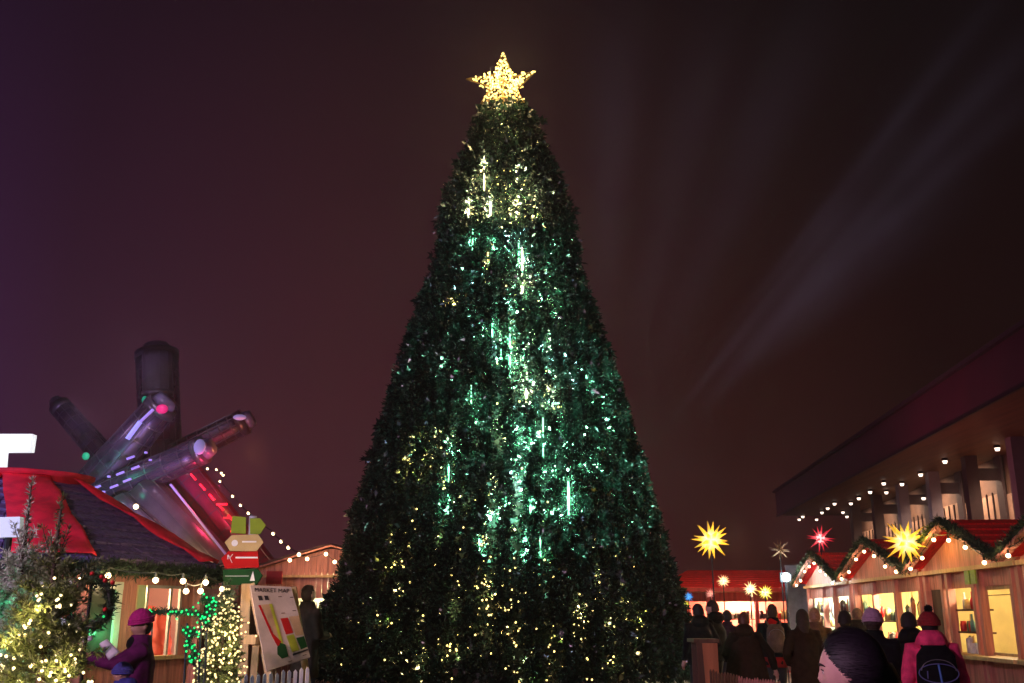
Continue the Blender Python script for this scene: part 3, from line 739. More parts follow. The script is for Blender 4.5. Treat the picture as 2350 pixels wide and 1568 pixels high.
# ================================================================== FIR TREES IN FRONT OF THE PAVILION
def fir(label, base, H, Rb, m, nb, leader, seed, needle=(.026, .044), twl=1.0, lean=0):
    random.seed(seed)
    g = thing('fir_tree', label, 'tree', base); base = Vector(base)
    part('trunk', MB().tube([base, base+Vector((lean*.5, 0, H*.5)), base+Vector((lean, 0, H-leader*.2))], [Rb*.09, Rb*.06, .006], 8), bark, g, True)
    bm = MB(); A, Dn = [], []
    def twig(p, q, k, r):
        bm.tube([p, p.lerp(q, .5), q], [r, r*.7, r*.3], 4, False)
        d = (q-p); 
        for _ in range(k):
            t_ = random.random(); A.append(tuple(p+d*t_)); x = d.normalized()*.55+Vector((random.gauss(0, 1), random.gauss(0, 1), random.gauss(0, 1)))*.55; Dn.append(tuple(x.normalized()))
    for i in range(nb):
        t_ = ((i+.5)/nb)**.85; z = H-leader-(H-leader-.25)*t_; ln = (.04+Rb*t_**1.05)*random.uniform(.75, 1.12)
        a = random.random()*2*PI; up = .55*(1-t_)+.05
        p = base+Vector((lean*z/H, 0, z)); d = Vector((math.cos(a), math.sin(a), up))
        q = p+d*ln; mid = p.lerp(q, .55)+Vector((0, 0, -.03*ln))
        twig(p, mid, int(30*ln/.3*twl)+6, .006); twig(mid, q, int(34*ln/.3*twl)+8, .004)
        ns = int(3+ln*13*twl)
        for j in range(ns):
            s = random.uniform(.2, .95); o_ = p.lerp(q, s)
            sd = Vector((-d.y, d.x, 0)).normalized()*random.choice((-1, 1))
            e = o_+(sd*random.uniform(.5, 1)+d.normalized()*.8+Vector((0, 0, random.uniform(-.15, .45))))*(.05+.16*(1-s))*random.uniform(.7, 1.3)
            twig(o_, e, int(22*twl)+6, .0025)
    tip = base+Vector((lean, 0, H))
    lt = base+Vector((lean*(H-leader)/H, 0, H-leader))
    twig(lt, tip, int(260*leader), .007)
    for j in range(5):
        a = j*1.26; twig(lt, lt+Vector((math.cos(a)*.05, math.sin(a)*.05, .13))*random.uniform(.8, 1.5), 26, .004)
    part('branch', bm, bark, g)
    V, F = needles(np.array(A), np.array(Dn), 3, needle, (.004, .0065), .35, .1); np_part('needles', V, F, m, g)
    random.seed(seed+1); return g
def cone_pts(base, H, R0, n, front=True, top=.0, out=1.0, seed=1, zlo=.3):
    rd = random.Random(seed); P = []
    while len(P) < n:
        t_ = rd.random()**.62; z = (H-top)-(H-top-zlo)*t_; a = rd.random()*2*PI
        if front and math.sin(a) > .35: continue
        r = (R0*t_+.03)*rd.uniform(.55, 1.02)*out
        P.append(Vector((base[0]+math.cos(a)*r, base[1]+math.sin(a)*r, z)))
    return P
bA = at(112, 1400, 4.9); bA = Vector((bA.x, 4.9, 0)); hA = at(118, 1136, 4.9).z
fir('green fir with a bare pale leader, covered in warm bulbs, at the left front', bA, hA, .40, fir_green, 150, .35, 11)
bB = at(36, 1400, 5.5); bB = Vector((bB.x, 5.5, 0)); hB = at(44, 1098, 5.5).z
fir('frosted pale fir with a few green bulbs at the left edge behind the warm-lit fir', bB, hB, .52, fir_frost, 130, .42, 23)
g = thing('fairy_lights', 'warm fairy lights wound on the green fir at the left front', 'string lights', bA)
P = cone_pts(bA, hA, .40, 230, top=.38, seed=5, zlo=.9); P.sort(key=lambda p: p.y); bulbs(g, P, .0078, warm_fairy)
w = MB(); Q = sorted(P, key=lambda p: p.z)
for a, b in zip(Q[:-1], Q[1:]):
    if (a-b).length < .22: w.tube([a, a.lerp(b, .5)+Vector((0, .02, -.02)), b], .0018, 3, False)
part('cable', w, wire_mat, g)
for k in range(16):
    p = P[k*9]; lamp('fairy_glow', 'POINT', p+Vector((0, -.06, 0)), 1.0, (1, .74, .25), .012)
g = thing('fairy_lights', 'green fairy lights on the frosted fir at the left edge', 'string lights', bB)
P = cone_pts(bB, hB, .50, 34, top=.40, seed=9, zlo=.9); bulbs(g, P, .009, green_fairy)
w = MB(); Q = sorted(P, key=lambda p: p.z)
for a, b in zip(Q[:-1], Q[1:]):
    if (a-b).length < .4: w.tube([a, a.lerp(b, .5)+Vector((0, .02, -.03)), b], .0018, 3, False)
part('cable', w, wire_mat, g)
for k in range(6): lamp('fairy_glow', 'POINT', P[k*5]+Vector((0, -.05, 0)), .6, (.05, 1, .5), .012)
# wreath with red berries and the dark wreath by the pavilion window
wc = at(205, 1385, 6.3); pts = [wc+Vector((math.cos(t_)*.13, 0, math.sin(t_)*.15)) for t_ in np.linspace(0, 2*PI, 17)]
wr = thing('wreath', 'dark pine wreath with red berries beside the left front fir', 'wreath', wc)
part('stem', MB().tube(pts, .015, 6), wire_mat, wr); V, F = garland_geo(pts, .05, 700, (.03, .07), (.006, .01)); np_part('needles', V, F, garl, wr)
bulbs(wr, [p+Vector((random.gauss(0, .02), -.05, random.gauss(0, .02))) for p in pts[:11]], .016, mat('berry_red', (.5, .01, .015), .3), name='berry')
bulbs(wr, [p+Vector((0, -.06, -.02)) for p in pts[11:16:2]], .009, green_fairy)
hk = MB().tube([wc+Vector((0, 0, .15)), Vector((wc.x, wc.y+.02, .0))], .012, 6); single('wreath_stand', hk, black_metal, 'thin dark stand carrying the wreath with red berries', 'stand')

# densely lit little tree + green-lit twig arch
bC = at(517, 1400, 12.4); bC = Vector((bC.x, 12.4, 0)); hC = at(505, 1345, 12.4).z
fir('small dark fir packed with cream lights beside the map board', bC, hC, .38, fir_green, 110, .1, 31, needle=(.025, .045), twl=.7)
g = thing('fairy_lights', 'dense cream lights on the small fir beside the map board', 'string lights', bC)
P = cone_pts(bC, hC, .38, 220, top=.02, seed=12, zlo=.7); P += cone_pts(bC, hC, .38, 70, top=.02, seed=13, zlo=1.35); P.sort(key=lambda p: p.y); bulbs(g, P, .0135, emit('cream_fairy_bulb', (1, .76, .34), 1.7))
w = MB(); Q = sorted(P, key=lambda p: p.z)
for a, b in zip(Q[:-1], Q[1:]):
    if (a-b).length < .22: w.tube([a, b], .002, 3, False)
part('cable', w, wire_mat, g)
for k in range(10): lamp('fairy_glow', 'POINT', P[k*12]+Vector((0, -.06, 0)), .9, (1, .76, .3), .03)
# green lit garland: along the rail, over and down
D = 12.0
gp = [at(u, v, D) for u, v in [(345, 1406), (380, 1404), (410, 1406), (440, 1405), (460, 1412), (472, 1422), (474, 1438)]]
gp2 = [at(u, v, D) for u, v in [(462, 1377), (480, 1375), (494, 1387), (490, 1402), (476, 1413)]]
gp3 = [at(u, v, D-.2) for u, v in [(420, 1445), (450, 1452), (430, 1466), (436, 1482), (448, 1497), (438, 1511), (447, 1527)]]
for pts, lab in ((gp, 'green-lit garland running level from the pink beanie towards the small fir'), (gp2, 'short green-lit garland arching above the small cream-lit fir'), (gp3, 'green-lit garland hanging down left of the small cream-lit fir')):
    garland(lab, pts, .035, None, 420, big=.7)
    g = thing('fairy_lights', lab.replace('green-lit garland', 'string of green bulbs'), 'string lights', pts[0])
    B = []
    for a, b in zip(pts[:-1], pts[1:]):
        for j in range(4): B.append(a.lerp(b, (j+random.random())/4)+Vector((random.gauss(0, .035), -.05, random.gauss(0, .035))))
    bulbs(g, B, .014, green_fairy); w = MB()
    for a, b in zip(B[:-1], B[1:]): w.tube([a, b], .003, 3, False)
    part('cable', w, wire_mat, g)
    for p in B[::6]: lamp('fairy_glow', 'POINT', p+Vector((0, -.05, 0)), .5, (.03, 1, .4), .03)
# shrub that carries the garlands
sp = MB(); rd = random.Random(3)
for u in (430, 476, 350, 462):
    p = at(u, 1430, 12.1); sp.tube([(p.x, p.y, 0), (p.x+.02, p.y, .9), p+Vector((.0, 0, -.0))], [.02, .015, .01], 6)
single('garland_pole', sp, black_metal, 'thin dark poles holding up the green-lit garlands', 'frame')

# ================================================================== SIGNPOST, MAP BOARD, PICKETS
def text_mb(txt, size, M, th=.004):
    cu = bpy.data.curves.new('t', 'FONT'); cu.body = txt; cu.size = size; cu.extrude = th; cu.align_x = 'CENTER'; cu.align_y = 'CENTER'
    o = bpy.data.objects.new('t', cu); me = bpy.data.meshes.new_from_object(o)
    mb = MB().add([M @ v.co for v in me.vertices], [tuple(p.vertices) for p in me.polygons])
    bpy.data.objects.remove(o); bpy.data.curves.remove(cu); bpy.data.meshes.remove(me); return mb
FACE = Matrix(((1, 0, 0), (0, 0, -1), (0, 1, 0))).to_4x4()           # text plane -> facing the camera (-Y)
def build_signpost():
    D = 14.4; p = at(571, 1300, D)
    g = thing('signpost', 'white post with four arrow boards in lime, tan, red and dark green', 'signpost', (p.x, D, 0))
    part('post', MB().tube([(p.x, D+.05, 0), (p.x, D+.05, at(571, 1184, D).z)], .055, 14), white_paint, g, True)
    def board(pts, dy, m, lab):
        pts = [at(u, v, D)+Vector((0, dy, 0)) for u, v in pts]
        return part('arrow_board', MB().prism(pts, (0, -.03, 0)), m, g, label=lab)
    lime = mat('lime_paint', (.28, .36, .03), .8, .12, 5, spec=.1); tan = mat('tan_paint', (.52, .36, .15), .8, .12, 5, spec=.1); redp = mat('red_paint', (.40, .008, .008), .8, .12, 5, spec=.1); dgr = mat('dark_green_paint', (.010, .055, .012), .8, .15, 5, spec=.1)
    board([(535, 1185), (566, 1188), (566, 1226), (532, 1224)], -.02, lime, 'lime green board')
    board([(575, 1190), (598, 1190), (611, 1206), (598, 1226), (575, 1226)], -.0, lime, 'lime green board, arrow end')
    t_ = board([(521, 1246), (537, 1230), (597, 1228), (609, 1246), (593, 1267), (534, 1268)], -.09, tan, 'tan board with points at both ends')
    r_ = board([(513, 1283), (530, 1266), (597, 1266), (599, 1303), (522, 1306)], -.09, redp, 'red board pointing left')
    d_ = board([(517, 1308), (596, 1306), (607, 1322), (594, 1343), (518, 1344)], -.09, dgr, 'dark green board pointing right')
    wt = mat('sign_white', (.72, .68, .62), .6, .1)
    def M_(u, v): return Matrix.Translation(at(u, v, D)+Vector((0, -.125, 0))) @ FACE
    a = MB().tube([at(544, 1248, D)+Vector((0, -.118, 0)), at(544, 1248, D)+Vector((0, -.128, 0))], .045, 18); part('emblem', a, wt, t_)
    b = MB().box(at(577, 1245, D)+Vector((0, -.122, 0)), (.2, .008, .02)); part('lettering', b, wt, t_)
    b = MB(); o = at(534, 1283, D)+Vector((0, -.124, 0))
    b.bar(o+Vector((-.03, 0, .05)), o+Vector((.03, 0, -.06)), .018, .008); b.bar(o+Vector((.03, 0, .06)), o+Vector((-.01, 0, 0)), .018, .008); b.bar(o+Vector((-.035, 0, -.01)), o+Vector((-.035, 0, .05)), .015, .008)
    part('emblem', b, wt, r_); part('lettering', MB().box(at(571, 1281, D)+Vector((0, -.122, 0)), (.31, .008, .022)), wt, r_)
    o = at(585, 1324, D)+Vector((0, -.124, 0))
    part('emblem', MB().prism([o+Vector(x) for x in ((-.035, 0, -.06), (.035, 0, -.06), (.018, 0, .0), (.02, 0, .0), (0, 0, .075), (-.02, 0, .0))], (0, -.006, 0)), wt, d_)
    part('lettering', MB().box(at(549, 1323, D)+Vector((0, -.122, 0)), (.33, .008, .014)), mat('faint_letter', (.25, .30, .22), .6), d_)
build_signpost()
def build_map():
    D = 14.0
    # board plane: sheared outline as seen -> board turned and leaning back, on an A-frame
    tl, tr, br, bl = at(574, 1343, D+.05), at(668, 1347, D+.35), at(712, 1508, D+.1), at(612, 1541, D-.25)
    g = thing('map_board', 'wooden A-frame board showing the market map, behind the striped picket fence', 'sign board', (tl.x, D, 0))
    n_ = (tr-tl).cross(bl-tl).normalized()
    if n_.y > 0: n_ = -n_
    bd = part('board', MB().prism([tl, tr, br, bl], -n_*.03), wood_ply, g)
    def Q(x, y, off=.004): return tl.lerp(tr, x).lerp(bl.lerp(br, x), y)+n_*off
    def patch(pts, m, name, h=.005): part(name, MB().prism([Q(x, y, .001) for x, y in pts], n_*h), m, bd)
    redp, lime, dgr, tan = mat('red_paint', (.5, .02, .02)), mat('lime_map', (.36, .36, .02), .6), mat('dark_green_paint', (.03, .10, .03)), mat('tan_map', (.42, .25, .12), .6)
    ink = mat('dark_ink', (.02, .012, .012), .6)
    patch([(.17, .24), (.42, .24), (.47, .80), (.40, .80)], tan, 'map_area', .003)
    patch([(.10, .245), (.15, .245), (.30, .60), (.47, .735), (.34, .76), (.26, .62)], redp, 'map_route')
    patch([(.36, .235), (.43, .235), (.48, .745), (.42, .745)], lime, 'map_route')
    patch([(.55, .43), (.72, .43), (.76, .635), (.59, .64)], redp, 'map_area'); patch([(.76, .42), (.99, .42), (.99, .69), (.80, .68)], tan, 'map_area')
    patch([(.59, .66), (.76, .655), (.80, .87), (.63, .875)], lime, 'map_area'); patch([(.80, .71), (.985, .71), (.995, .86), (.84, .87)], dgr, 'map_area')
    patch([(.63, .895), (.99, .885), (.99, .905), (.63, .92)], ink, 'map_line')
    patch([(.33, .77), (.40, .72), (.52, .76), (.53, .91), (.38, .915), (.30, .85)], dgr, 'map_area')
    patch([(.13, .13), (.22, .13), (.23, .185), (.14, .185)], ink, 'map_icon'); patch([(.28, .13), (.37, .13), (.38, .185), (.29, .185)], ink, 'map_icon')
    for x, y in ((.62, .14), (.9, .15), (.6, .36), (.88, .34), (.5, .97), (.85, .95)): patch([(x, y), (x+.08, y), (x+.08, y+.008), (x, y+.008)], wood_dark, 'map_line')
    # title
    ex = (tr-tl).normalized(); ey = (tl-bl).normalized(); ey = (ey-ex*ey.dot(ex)).normalized(); ez = ex.cross(ey)
    if ez.dot(n_) < 0: ez = -ez
    M = Matrix((( ex.x, ey.x, ez.x, 0), (ex.y, ey.y, ez.y, 0), (ex.z, ey.z, ez.z, 0), (0, 0, 0, 1)))
    part('title', text_mb('MARKET MAP', .082, Matrix.Translation(Q(.5, .062, .004)) @ M, .002), ink, bd)
    # frame: legs either side and the cross rail
    gnd = lambda p: Vector((p.x, p.y, 0))
    apex = tl+Vector((-.03, .12, .02))
    def leg(a, b, w=.09, h=.05): part('leg', MB().bar(a, b, w, h, (0, 1, 0)), wood_pale, g)
    f0 = Vector((bl.x+(bl-tl).x*.75, bl.y-.1, 0)); leg(apex+Vector((.02, -.02, 0)), f0+Vector((-.03, .15, 0)))
    b0 = at(560, 1545, D+.45); leg(apex+Vector((-.05, 0, 0)), Vector((at(561, 1545, D+.5).x, D+.5, 0)), .13)
    part('rail', MB().bar(at(562, 1468, D+.12), at(590, 1468, D-.10), .05, .12), wood_pale, g)
    leg(at(588, 1482, D-.08), Vector((at(575, 1568, D+.3).x, D+.4, 0)))
    leg(tr+Vector((.0, .12, 0)), Vector((tr.x+.35, tr.y+.5, 0)))
build_map()
lamp('map_fill', 'SPOT', (-4.4, 9.5, 3.4), 300, (1, .74, .5), .1, at(620, 1420, 14), R(40), .8)  # unseen spot added to brighten the board and pickets
def pickets(label, u0, u1, v0, v1, D0, D1, n, m, name='picket_fence', w=.055, gapv=None, h0=0):
    a, b = at(u0, v0, D0), at(u1, v1, D1)
    g = thing(name, label, 'fence', (a.x, a.y, 0)); d = (b-a)
    ang = math.atan2(d.y, d.x)
    for i in range(n):
        p = a.lerp(b, i/(n-1)); top = p.z+random.uniform(-.015, .015)
        nx, ny = math.cos(ang), math.sin(ang); w2 = w/2
        poly = [Vector((p.x-nx*w2, p.y-ny*w2, h0+.04)), Vector((p.x+nx*w2, p.y+ny*w2, h0+.04)), Vector((p.x+nx*w2, p.y+ny*w2, top-.03)), Vector((p.x, p.y, top)), Vector((p.x-nx*w2, p.y-ny*w2, top-.03))]
        part('picket', MB().prism(poly, (ny*.02, -nx*.02, 0)), m, g)
    rl = MB()
    for z in (.22, .62): rl.bar((a.x+.02, a.y+.03, z), (b.x+.02, b.y+.03, z), .03, .06)
    part('rail', rl, m, g); return g
pickets('low picket fence with white pickets in front of the map board', 505, 705, 1557, 1533, 13.0, 13.6, 15, white_paint, w=.044)
pickets('low brown picket fence on the right of the big tree', 1632, 1692, 1537, 1549, 13.2, 12.8, 10, wood_dark, w=.026)
pickets('low pinkish picket fence joining the brown one on its right', 1697, 1790, 1552, 1563, 12.8, 12.4, 16, mat('pink_paint', (.40, .17, .18), .6, .3, 8), w=.024)
# wooden bin by the right-hand fence
D = 14.2
a, b = at(1588, 1470, D), at(1638, 1470, D)
g = thing('wooden_bin', 'waist-high wooden bin at the right foot of the big tree', 'bin', ((a.x+b.x)/2, D, 0))
part('top', MB().box(((a.x+b.x)/2, D, a.z), (b.x-a.x+.05, .5, .045)), wood_dark, g)
w = MB(); planks(w, (a.x+.02, D-.2, 0), (a.x+.13, D-.2, 0), .05, a.z-.03, .1); part('side_board', w, wood_dark, g)
x0, x1 = at(1604, 1470, D).x, at(1638, 1470, D).x
part('front_board', MB().prism([Vector((x0, D-.24, a.z-.03)), Vector((x1, D-.24, a.z-.03)), Vector((x1, D-.24, .55)), Vector((x0+.11, D-.24, .55)), Vector((x0+.10, D-.24, .05)), Vector((x0+.05, D-.24, .05))], (0, .04, 0)), mat('orange_lit_pine', (.42, .17, .08), .6, .25, 6, stretch=(2, 2, .2)), g)  # orange light on this board put into its wood colour
w = MB(); planks(w, (a.x+.02, D+.2, 0), (b.x-.02, D+.2, 0), .05, a.z-.03, .1); part('back_board', w, wood_dark, g)
lamp('bin_lamp', 'POINT', at(1650, 1440, D-1.6), 7, (1, .42, .22), .1)
# ================================================================== MARKET STALLS
cream = mat('stall_lining', (.72, .58, .34), .7, .12, 3)
yellowl = mat('stall_lining_yellow', (.82, .66, .26), .7, .10, 3)
greenl = mat('stall_lining_pale', (.62, .72, .52), .7, .15, 3)
ROWA = R(-92.9)
def stall(label, loc, rz, w, eave=2.37, peak=2.95, dep=2.6, bays=(), lining=cream, light=60, lcol=(1, .80, .48), wood=wood_red, roofm=red_roof, bulbcol=None, nb=7, gar=True, glab='', group='gabled wooden market stalls', signs=True, bright=6, seed=1, ridge_x=False):
    random.seed(seed)
    g = thing('market_stall', label, 'stall', loc, group, rz, local=True)
    h = w/2; y0 = .14
    def LW(p): return Matrix.Rotation(rz, 3, 'Z') @ Vector(p)+Vector(loc)
    rf = MB(); ov = .18
    if ridge_x:                                         # ridge runs along the front, hipped at the left end
        m_ = 8; pd = 1.3
        for i in range(m_):
            t0, t1 = i/m_, (i+1)/m_
            def edge(t, back): return [Vector((-h-.1+.9*t, (-ov-.05+(pd+ov+.05)*t) if not back else (dep+.1-(dep+.1-pd)*t), eave-.03+(peak-eave)*t)), Vector((h+.1, (-ov-.05+(pd+ov+.05)*t) if not back else (dep+.1-(dep+.1-pd)*t), eave-.03+(peak-eave)*t))]
            for back in (False, True):
                a0, b0 = edge(t0, back); a1, b1 = edge(t1, back); u0 = Vector((0, 0, .04)); u1 = Vector((0, 0, .025))
                rf.add([a0, b0, b1, a1, a0+u0, b0+u0, b1+u1, a1+u1], [(0, 1, 2, 3), (4, 5, 6, 7), (0, 1, 5, 4), (0, 3, 7, 4), (1, 2, 6, 5)])
            f0, k0 = edge(t0, False)[0], edge(t0, True)[0]; f1, k1 = edge(t1, False)[0], edge(t1, True)[0]
            rf.add([f0, k0, k1, f1], [(0, 1, 2, 3)])
    for sx in (() if ridge_x else (-1, 1)):
        ex, ez = sx*(h+.04), eave-.03
        n_ = Vector((sx*(peak-eave), 0, h)).normalized()
        m_ = 6
        for i in range(m_):                             # lapped felt strips
            t0, t1 = i/m_, (i+1)/m_
            A_, B_ = Vector((ex*(1-t0), 0, ez+(peak-ez)*t0)), Vector((ex*(1-t1), 0, ez+(peak-ez)*t1))
            hh = n_*(.05+.004*random.random()); h2 = n_*.03
            vs = [A_+Vector((0, -ov, 0)), A_+Vector((0, dep, 0)), B_+Vector((0, dep, 0)), B_+Vector((0, -ov, 0))]
            rf.add(vs+[vs[0]+hh, vs[1]+hh, vs[2]+h2, vs[3]+h2], [(0, 1, 2, 3), (4, 5, 6, 7), (0, 1, 5, 4), (0, 3, 7, 4), (1, 2, 6, 5)])
    part('roof', rf, roofm, g)
    bb = MB()
    if ridge_x: bb.box((0, -ov-.08, eave-.07), (w+.2, .03, .12))
    for sx in (() if ridge_x else (-1, 1)): bb.bar((sx*(h+.05), -ov-.02, eave-.08), (0, -ov-.02, peak-.03), .035, .13, (0, 1, 0))
    part('barge_board', bb, wood, g)
    gb = MB(); k = int(w/.14)
    for i in range(k):
        x0, x1 = -h+.05+i*(w-.1)/k, -h+.05+(i+1)*(w-.1)/k-.006
        zt = [eave-.04]*2 if ridge_x else [eave+(peak-eave)*(1-abs(x)/h)-.07 for x in (x0, x1)]
        gb.prism([(x0, y0-.1, eave-.10), (x1, y0-.1, eave-.10), (x1, y0-.1, max(zt[1], eave-.09)), (x0, y0-.1, max(zt[0], eave-.09))], (0, .02, 0))
    part('gable', gb, wood, g)
    bm = MB().box((0, y0-.11, eave-.11), (w-.02, .08, .06)); part('beam', bm, wood_pale, g)
    wl = MB(); planks(wl, (-h+.03, y0, 0), (h-.03, y0, 0), 2.0, eave-.08)
    for sx in (-1, 1): planks(wl, (sx*(h-.03), y0+.05, 0), (sx*(h-.03), dep-.05, 0), .02, eave-.03)
    lo = MB(); planks(lo, (-h+.03, y0, 0), (h-.03, y0, 0), .02, 1.0)
    part('front_wall', wl, wood, g); part('counter_front', lo, wood, g)
    part('counter', MB().box((0, y0-.06, 1.035), (w-.06, .46, .05)), wood_pale, g)
    bk = MB().box((0, 1.5, 1.2), (w-.12, .04, 2.3)); part('back_wall', bk, lining, g)
    part('ceiling', MB().box((0, .85, eave-.02), (w-.12, 1.3, .02)), lining, g)
    li = MB()
    for sx in (-1, 1): part('side_lining', MB().box((sx*(h-.10), .85, 1.6), (.02, 1.28, 1.3)), lining, g)
    xs = sorted(set([-h+.09, h-.09]+[b[0] for b in bays]+[b[1] for b in bays]))
    last = -9
    for x in xs:
        if x-last < .12: continue
        last = x; part('post', MB().box((x, y0-.03, 1.18), (.10, .11, 2.32)), wood, g)
    goods = []
    for (x0, x1, kind) in bays:
        if kind == 'wood':
            p_ = MB(); planks(p_, (x0+.05, y0+.02, 0), (x1-.05, y0+.02, 0), 1.05, 2.0, .1); part('shutter', p_, wood_dark, g)
        if kind in ('shelf', 'fill'):
            sh = MB()
            for z in (1.36, 1.68) if kind == 'shelf' else (1.5,):
                sh.box(((x0+x1)/2, y0+.10, z), (x1-x0-.1, .20, .025))
            part('shelf', sh, wood_dark, g)
            for z in ((1.06, 1.375, 1.695) if kind == 'shelf' else (1.06, 1.515)):
                n_ = int((x1-x0)/.105)
                for i in range(n_): goods.append((x0+.1+(i+.5)*(x1-x0-.2)/n_, y0+.05+.09*random.random(), z))
        if kind == 'hang':
            for i in range(int((x1-x0)/.13)): goods.append((x0+.1+i*.13, y0+.06+.1*random.random(), -1))
        if kind == 'glass':
            f_ = MB(); f_.box(((x0+x1)/2, y0+.02, 1.975), (x1-x0-.1, .03, .05)); f_.box(((x0+x1)/2, y0+.02, 1.875), (x1-x0-.1, .02, .012)); f_.box(((x0+x1)/2, y0+.02, 1.09), (x1-x0-.1, .03, .04)); part('window_frame', f_, wood_pale, g)
    cols = [(.75, .72, .62), (.60, .02, .02), (.30, .10, .04), (.10, .16, .08), (.8, .6, .2), (.06, .03, .03), (.85, .85, .8), (.15, .35, .25)]
    for i, (x, y, z) in enumerate(goods):
        c = random.choice(cols); m = mat(f'ware {cols.index(c)}', c, .35, .2, 15); kd = random.random()
        if z < 0:
            top = random.uniform(1.75, 1.93); ln = random.uniform(.14, .4); P0 = LW((x, y, top))
            mb = MB().tube([(0, 0, .0), (0, 0, ln*.3), (0, 0, ln*.75), (0, 0, ln*.9), (0, 0, ln), (0, 0, 2.0-top+ln)], [.012, .035, .045, .02, .004, .003], 8); P0 = LW((x, y, top-ln)); nm_ = 'hanging_ornament'
        elif kd < .45: mb = MB().tube([(0, 0, 0), (0, 0, .13), (0, 0, .17), (0, 0, .18), (0, 0, .25)], [.036, .037, .016, .013, .014], 9); P0 = LW((x, y, z)); nm_ = 'bottle'
        elif kd < .75: mb = MB().tube([(0, 0, 0), (0, 0, .01), (0, 0, .11), (0, 0, .115), (0, 0, .15)], [.045, .05, .05, .042, .042], 10); P0 = LW((x, y, z)); nm_ = 'jar'
        else: mb = MB().box((0, 0, .10), (.10, .07, .20)); mb.prism([(-.05, -.035, .2), (.05, -.035, .2), (0, -.035, .235)], (0, .07, 0)); P0 = LW((x, y, z)); nm_ = 'gift_box'
        o = mesh_obj(nm_, mb.v, mb.f, m, True); o.location = P0
        props(o, {'hanging_ornament': 'ornament hanging in the opening of ', 'bottle': 'bottle standing on display in ', 'jar': 'lidded jar on display in ', 'gift_box': 'small box on display in '}[nm_]+glab, nm_.replace('_', ' '), 'wares on display in '+glab)
    if light: lamp('stall_light', 'POINT', LW((0, .75, eave-.22)), light, lcol, .12)
    if gar:
        pts = [LW((-(h+.05), -ov-.06, eave-.03)), LW((-h*.5, -ov-.06, (eave+peak)/2+.02)), LW((0, -ov-.06, peak+.02)), LW((h*.5, -ov-.06, (eave+peak)/2+.02)), LW((h+.05, -ov-.06, eave-.03))]
        garland('pine garland along the gable edge of '+glab, pts, .062, 'pine garlands on the stall gables', 460)
        ls = thing('string_lights', 'round warm bulbs under the gable of '+glab, 'string lights', pts[2], 'bulb strings under the stall gables')
        B = []
        for i in range(nb):
            x = -h+.05+(w-.1)*(i+.5)/nb; zz = eave+(peak-eave)*(1-abs(x)/h)-.15-.05*(i % 2); B.append(LW((x, -ov-.05, zz)))
        bulbs(ls, B, .030 if bright > 3 else .034, warm_bulb)
        cb = MB()
        for p in B: cb.tube([p+Vector((0, 0, .02)), p+Vector((0, 0, .09))], .014, 6)
        for a, b in zip(B[:-1], B[1:]): cb.tube([p+Vector((0, 0, .09)) for p in sag(a, b, .02, 6)], .006, 4)
        part('cable', cb, wire_mat, ls)
        for p in B[::2]: lamp('bulb_glow', 'POINT', p+(LW((0, -.10, 0))-LW((0, 0, 0)))+Vector((0, 0, -.03)), bright, (1, .60, .32), .04)
    return g, LW
def row(Y): return Vector((6.5+(Y-13.2)*math.tan(R(2.9)), Y, 0))
g1, L1 = stall('nearest whole gabled stall on the right, with bottles on shelves and a bare yellow window', row(15.0), ROWA, 3.6, bays=[(-1.75, -1.0, 'wood'), (-.78, .22, 'shelf'), (.42, 1.50, 'glass')], lining=yellowl, light=120, nb=6, glab='the nearest whole stall on the right', bright=4.5, seed=3)
sg = MB().box((0, 0, 0), (.36, .02, .17)); sg = MB(); 
for dx in (-.1, .12): sg.box(L1((.38+dx, -.02, 2.13)), (.165, .02, .19), ROWA)
single('green_sign', sg, mat('lime_sign', (.20, .34, .02), .5, .3, 20), 'pair of small lime green sign squares over the post of the nearest whole stall', 'sign')
g2, L2 = stall('second gabled stall of the right row, open bright front with hanging ornaments', row(18.9), ROWA, 4.1, bays=[(-1.9, -.7, 'hang'), (-.7, .6, 'fill'), (.6, 1.9, 'hang')], lining=yellowl, light=380, nb=7, glab='the second stall of the right row', bright=4.5, seed=4)
g3, L3 = stall('third gabled stall of the right row, with a pale greenish lit front', row(23.0), ROWA, 3.9, bays=[(-1.8, -.4, 'shelf'), (-.4, .5, 'hang'), (.5, 1.8, 'shelf')], lining=greenl, light=420, lcol=(1, .95, .75), nb=8, glab='the third stall of the right row', bright=4.5, seed=5)
g0, L0 = stall('gabled stall cut by the right edge of the picture', row(11.25), ROWA, 3.8, bays=[(-1.6, -.1, 'glass'), (.1, 1.6, 'wood')], lining=yellowl, light=60, nb=6, glab='the stall cut by the right edge', bright=3.5, seed=6)
g4, L4 = stall('low red-roofed stall behind the grey canvas screen', Vector((9.9, 33, 0)), 0, 4.6, ridge_x=True, bays=[(-1.8, 1.8, 'hang')], light=40, glab='the stall behind the canvas screen', bright=3, seed=7, gar=False)
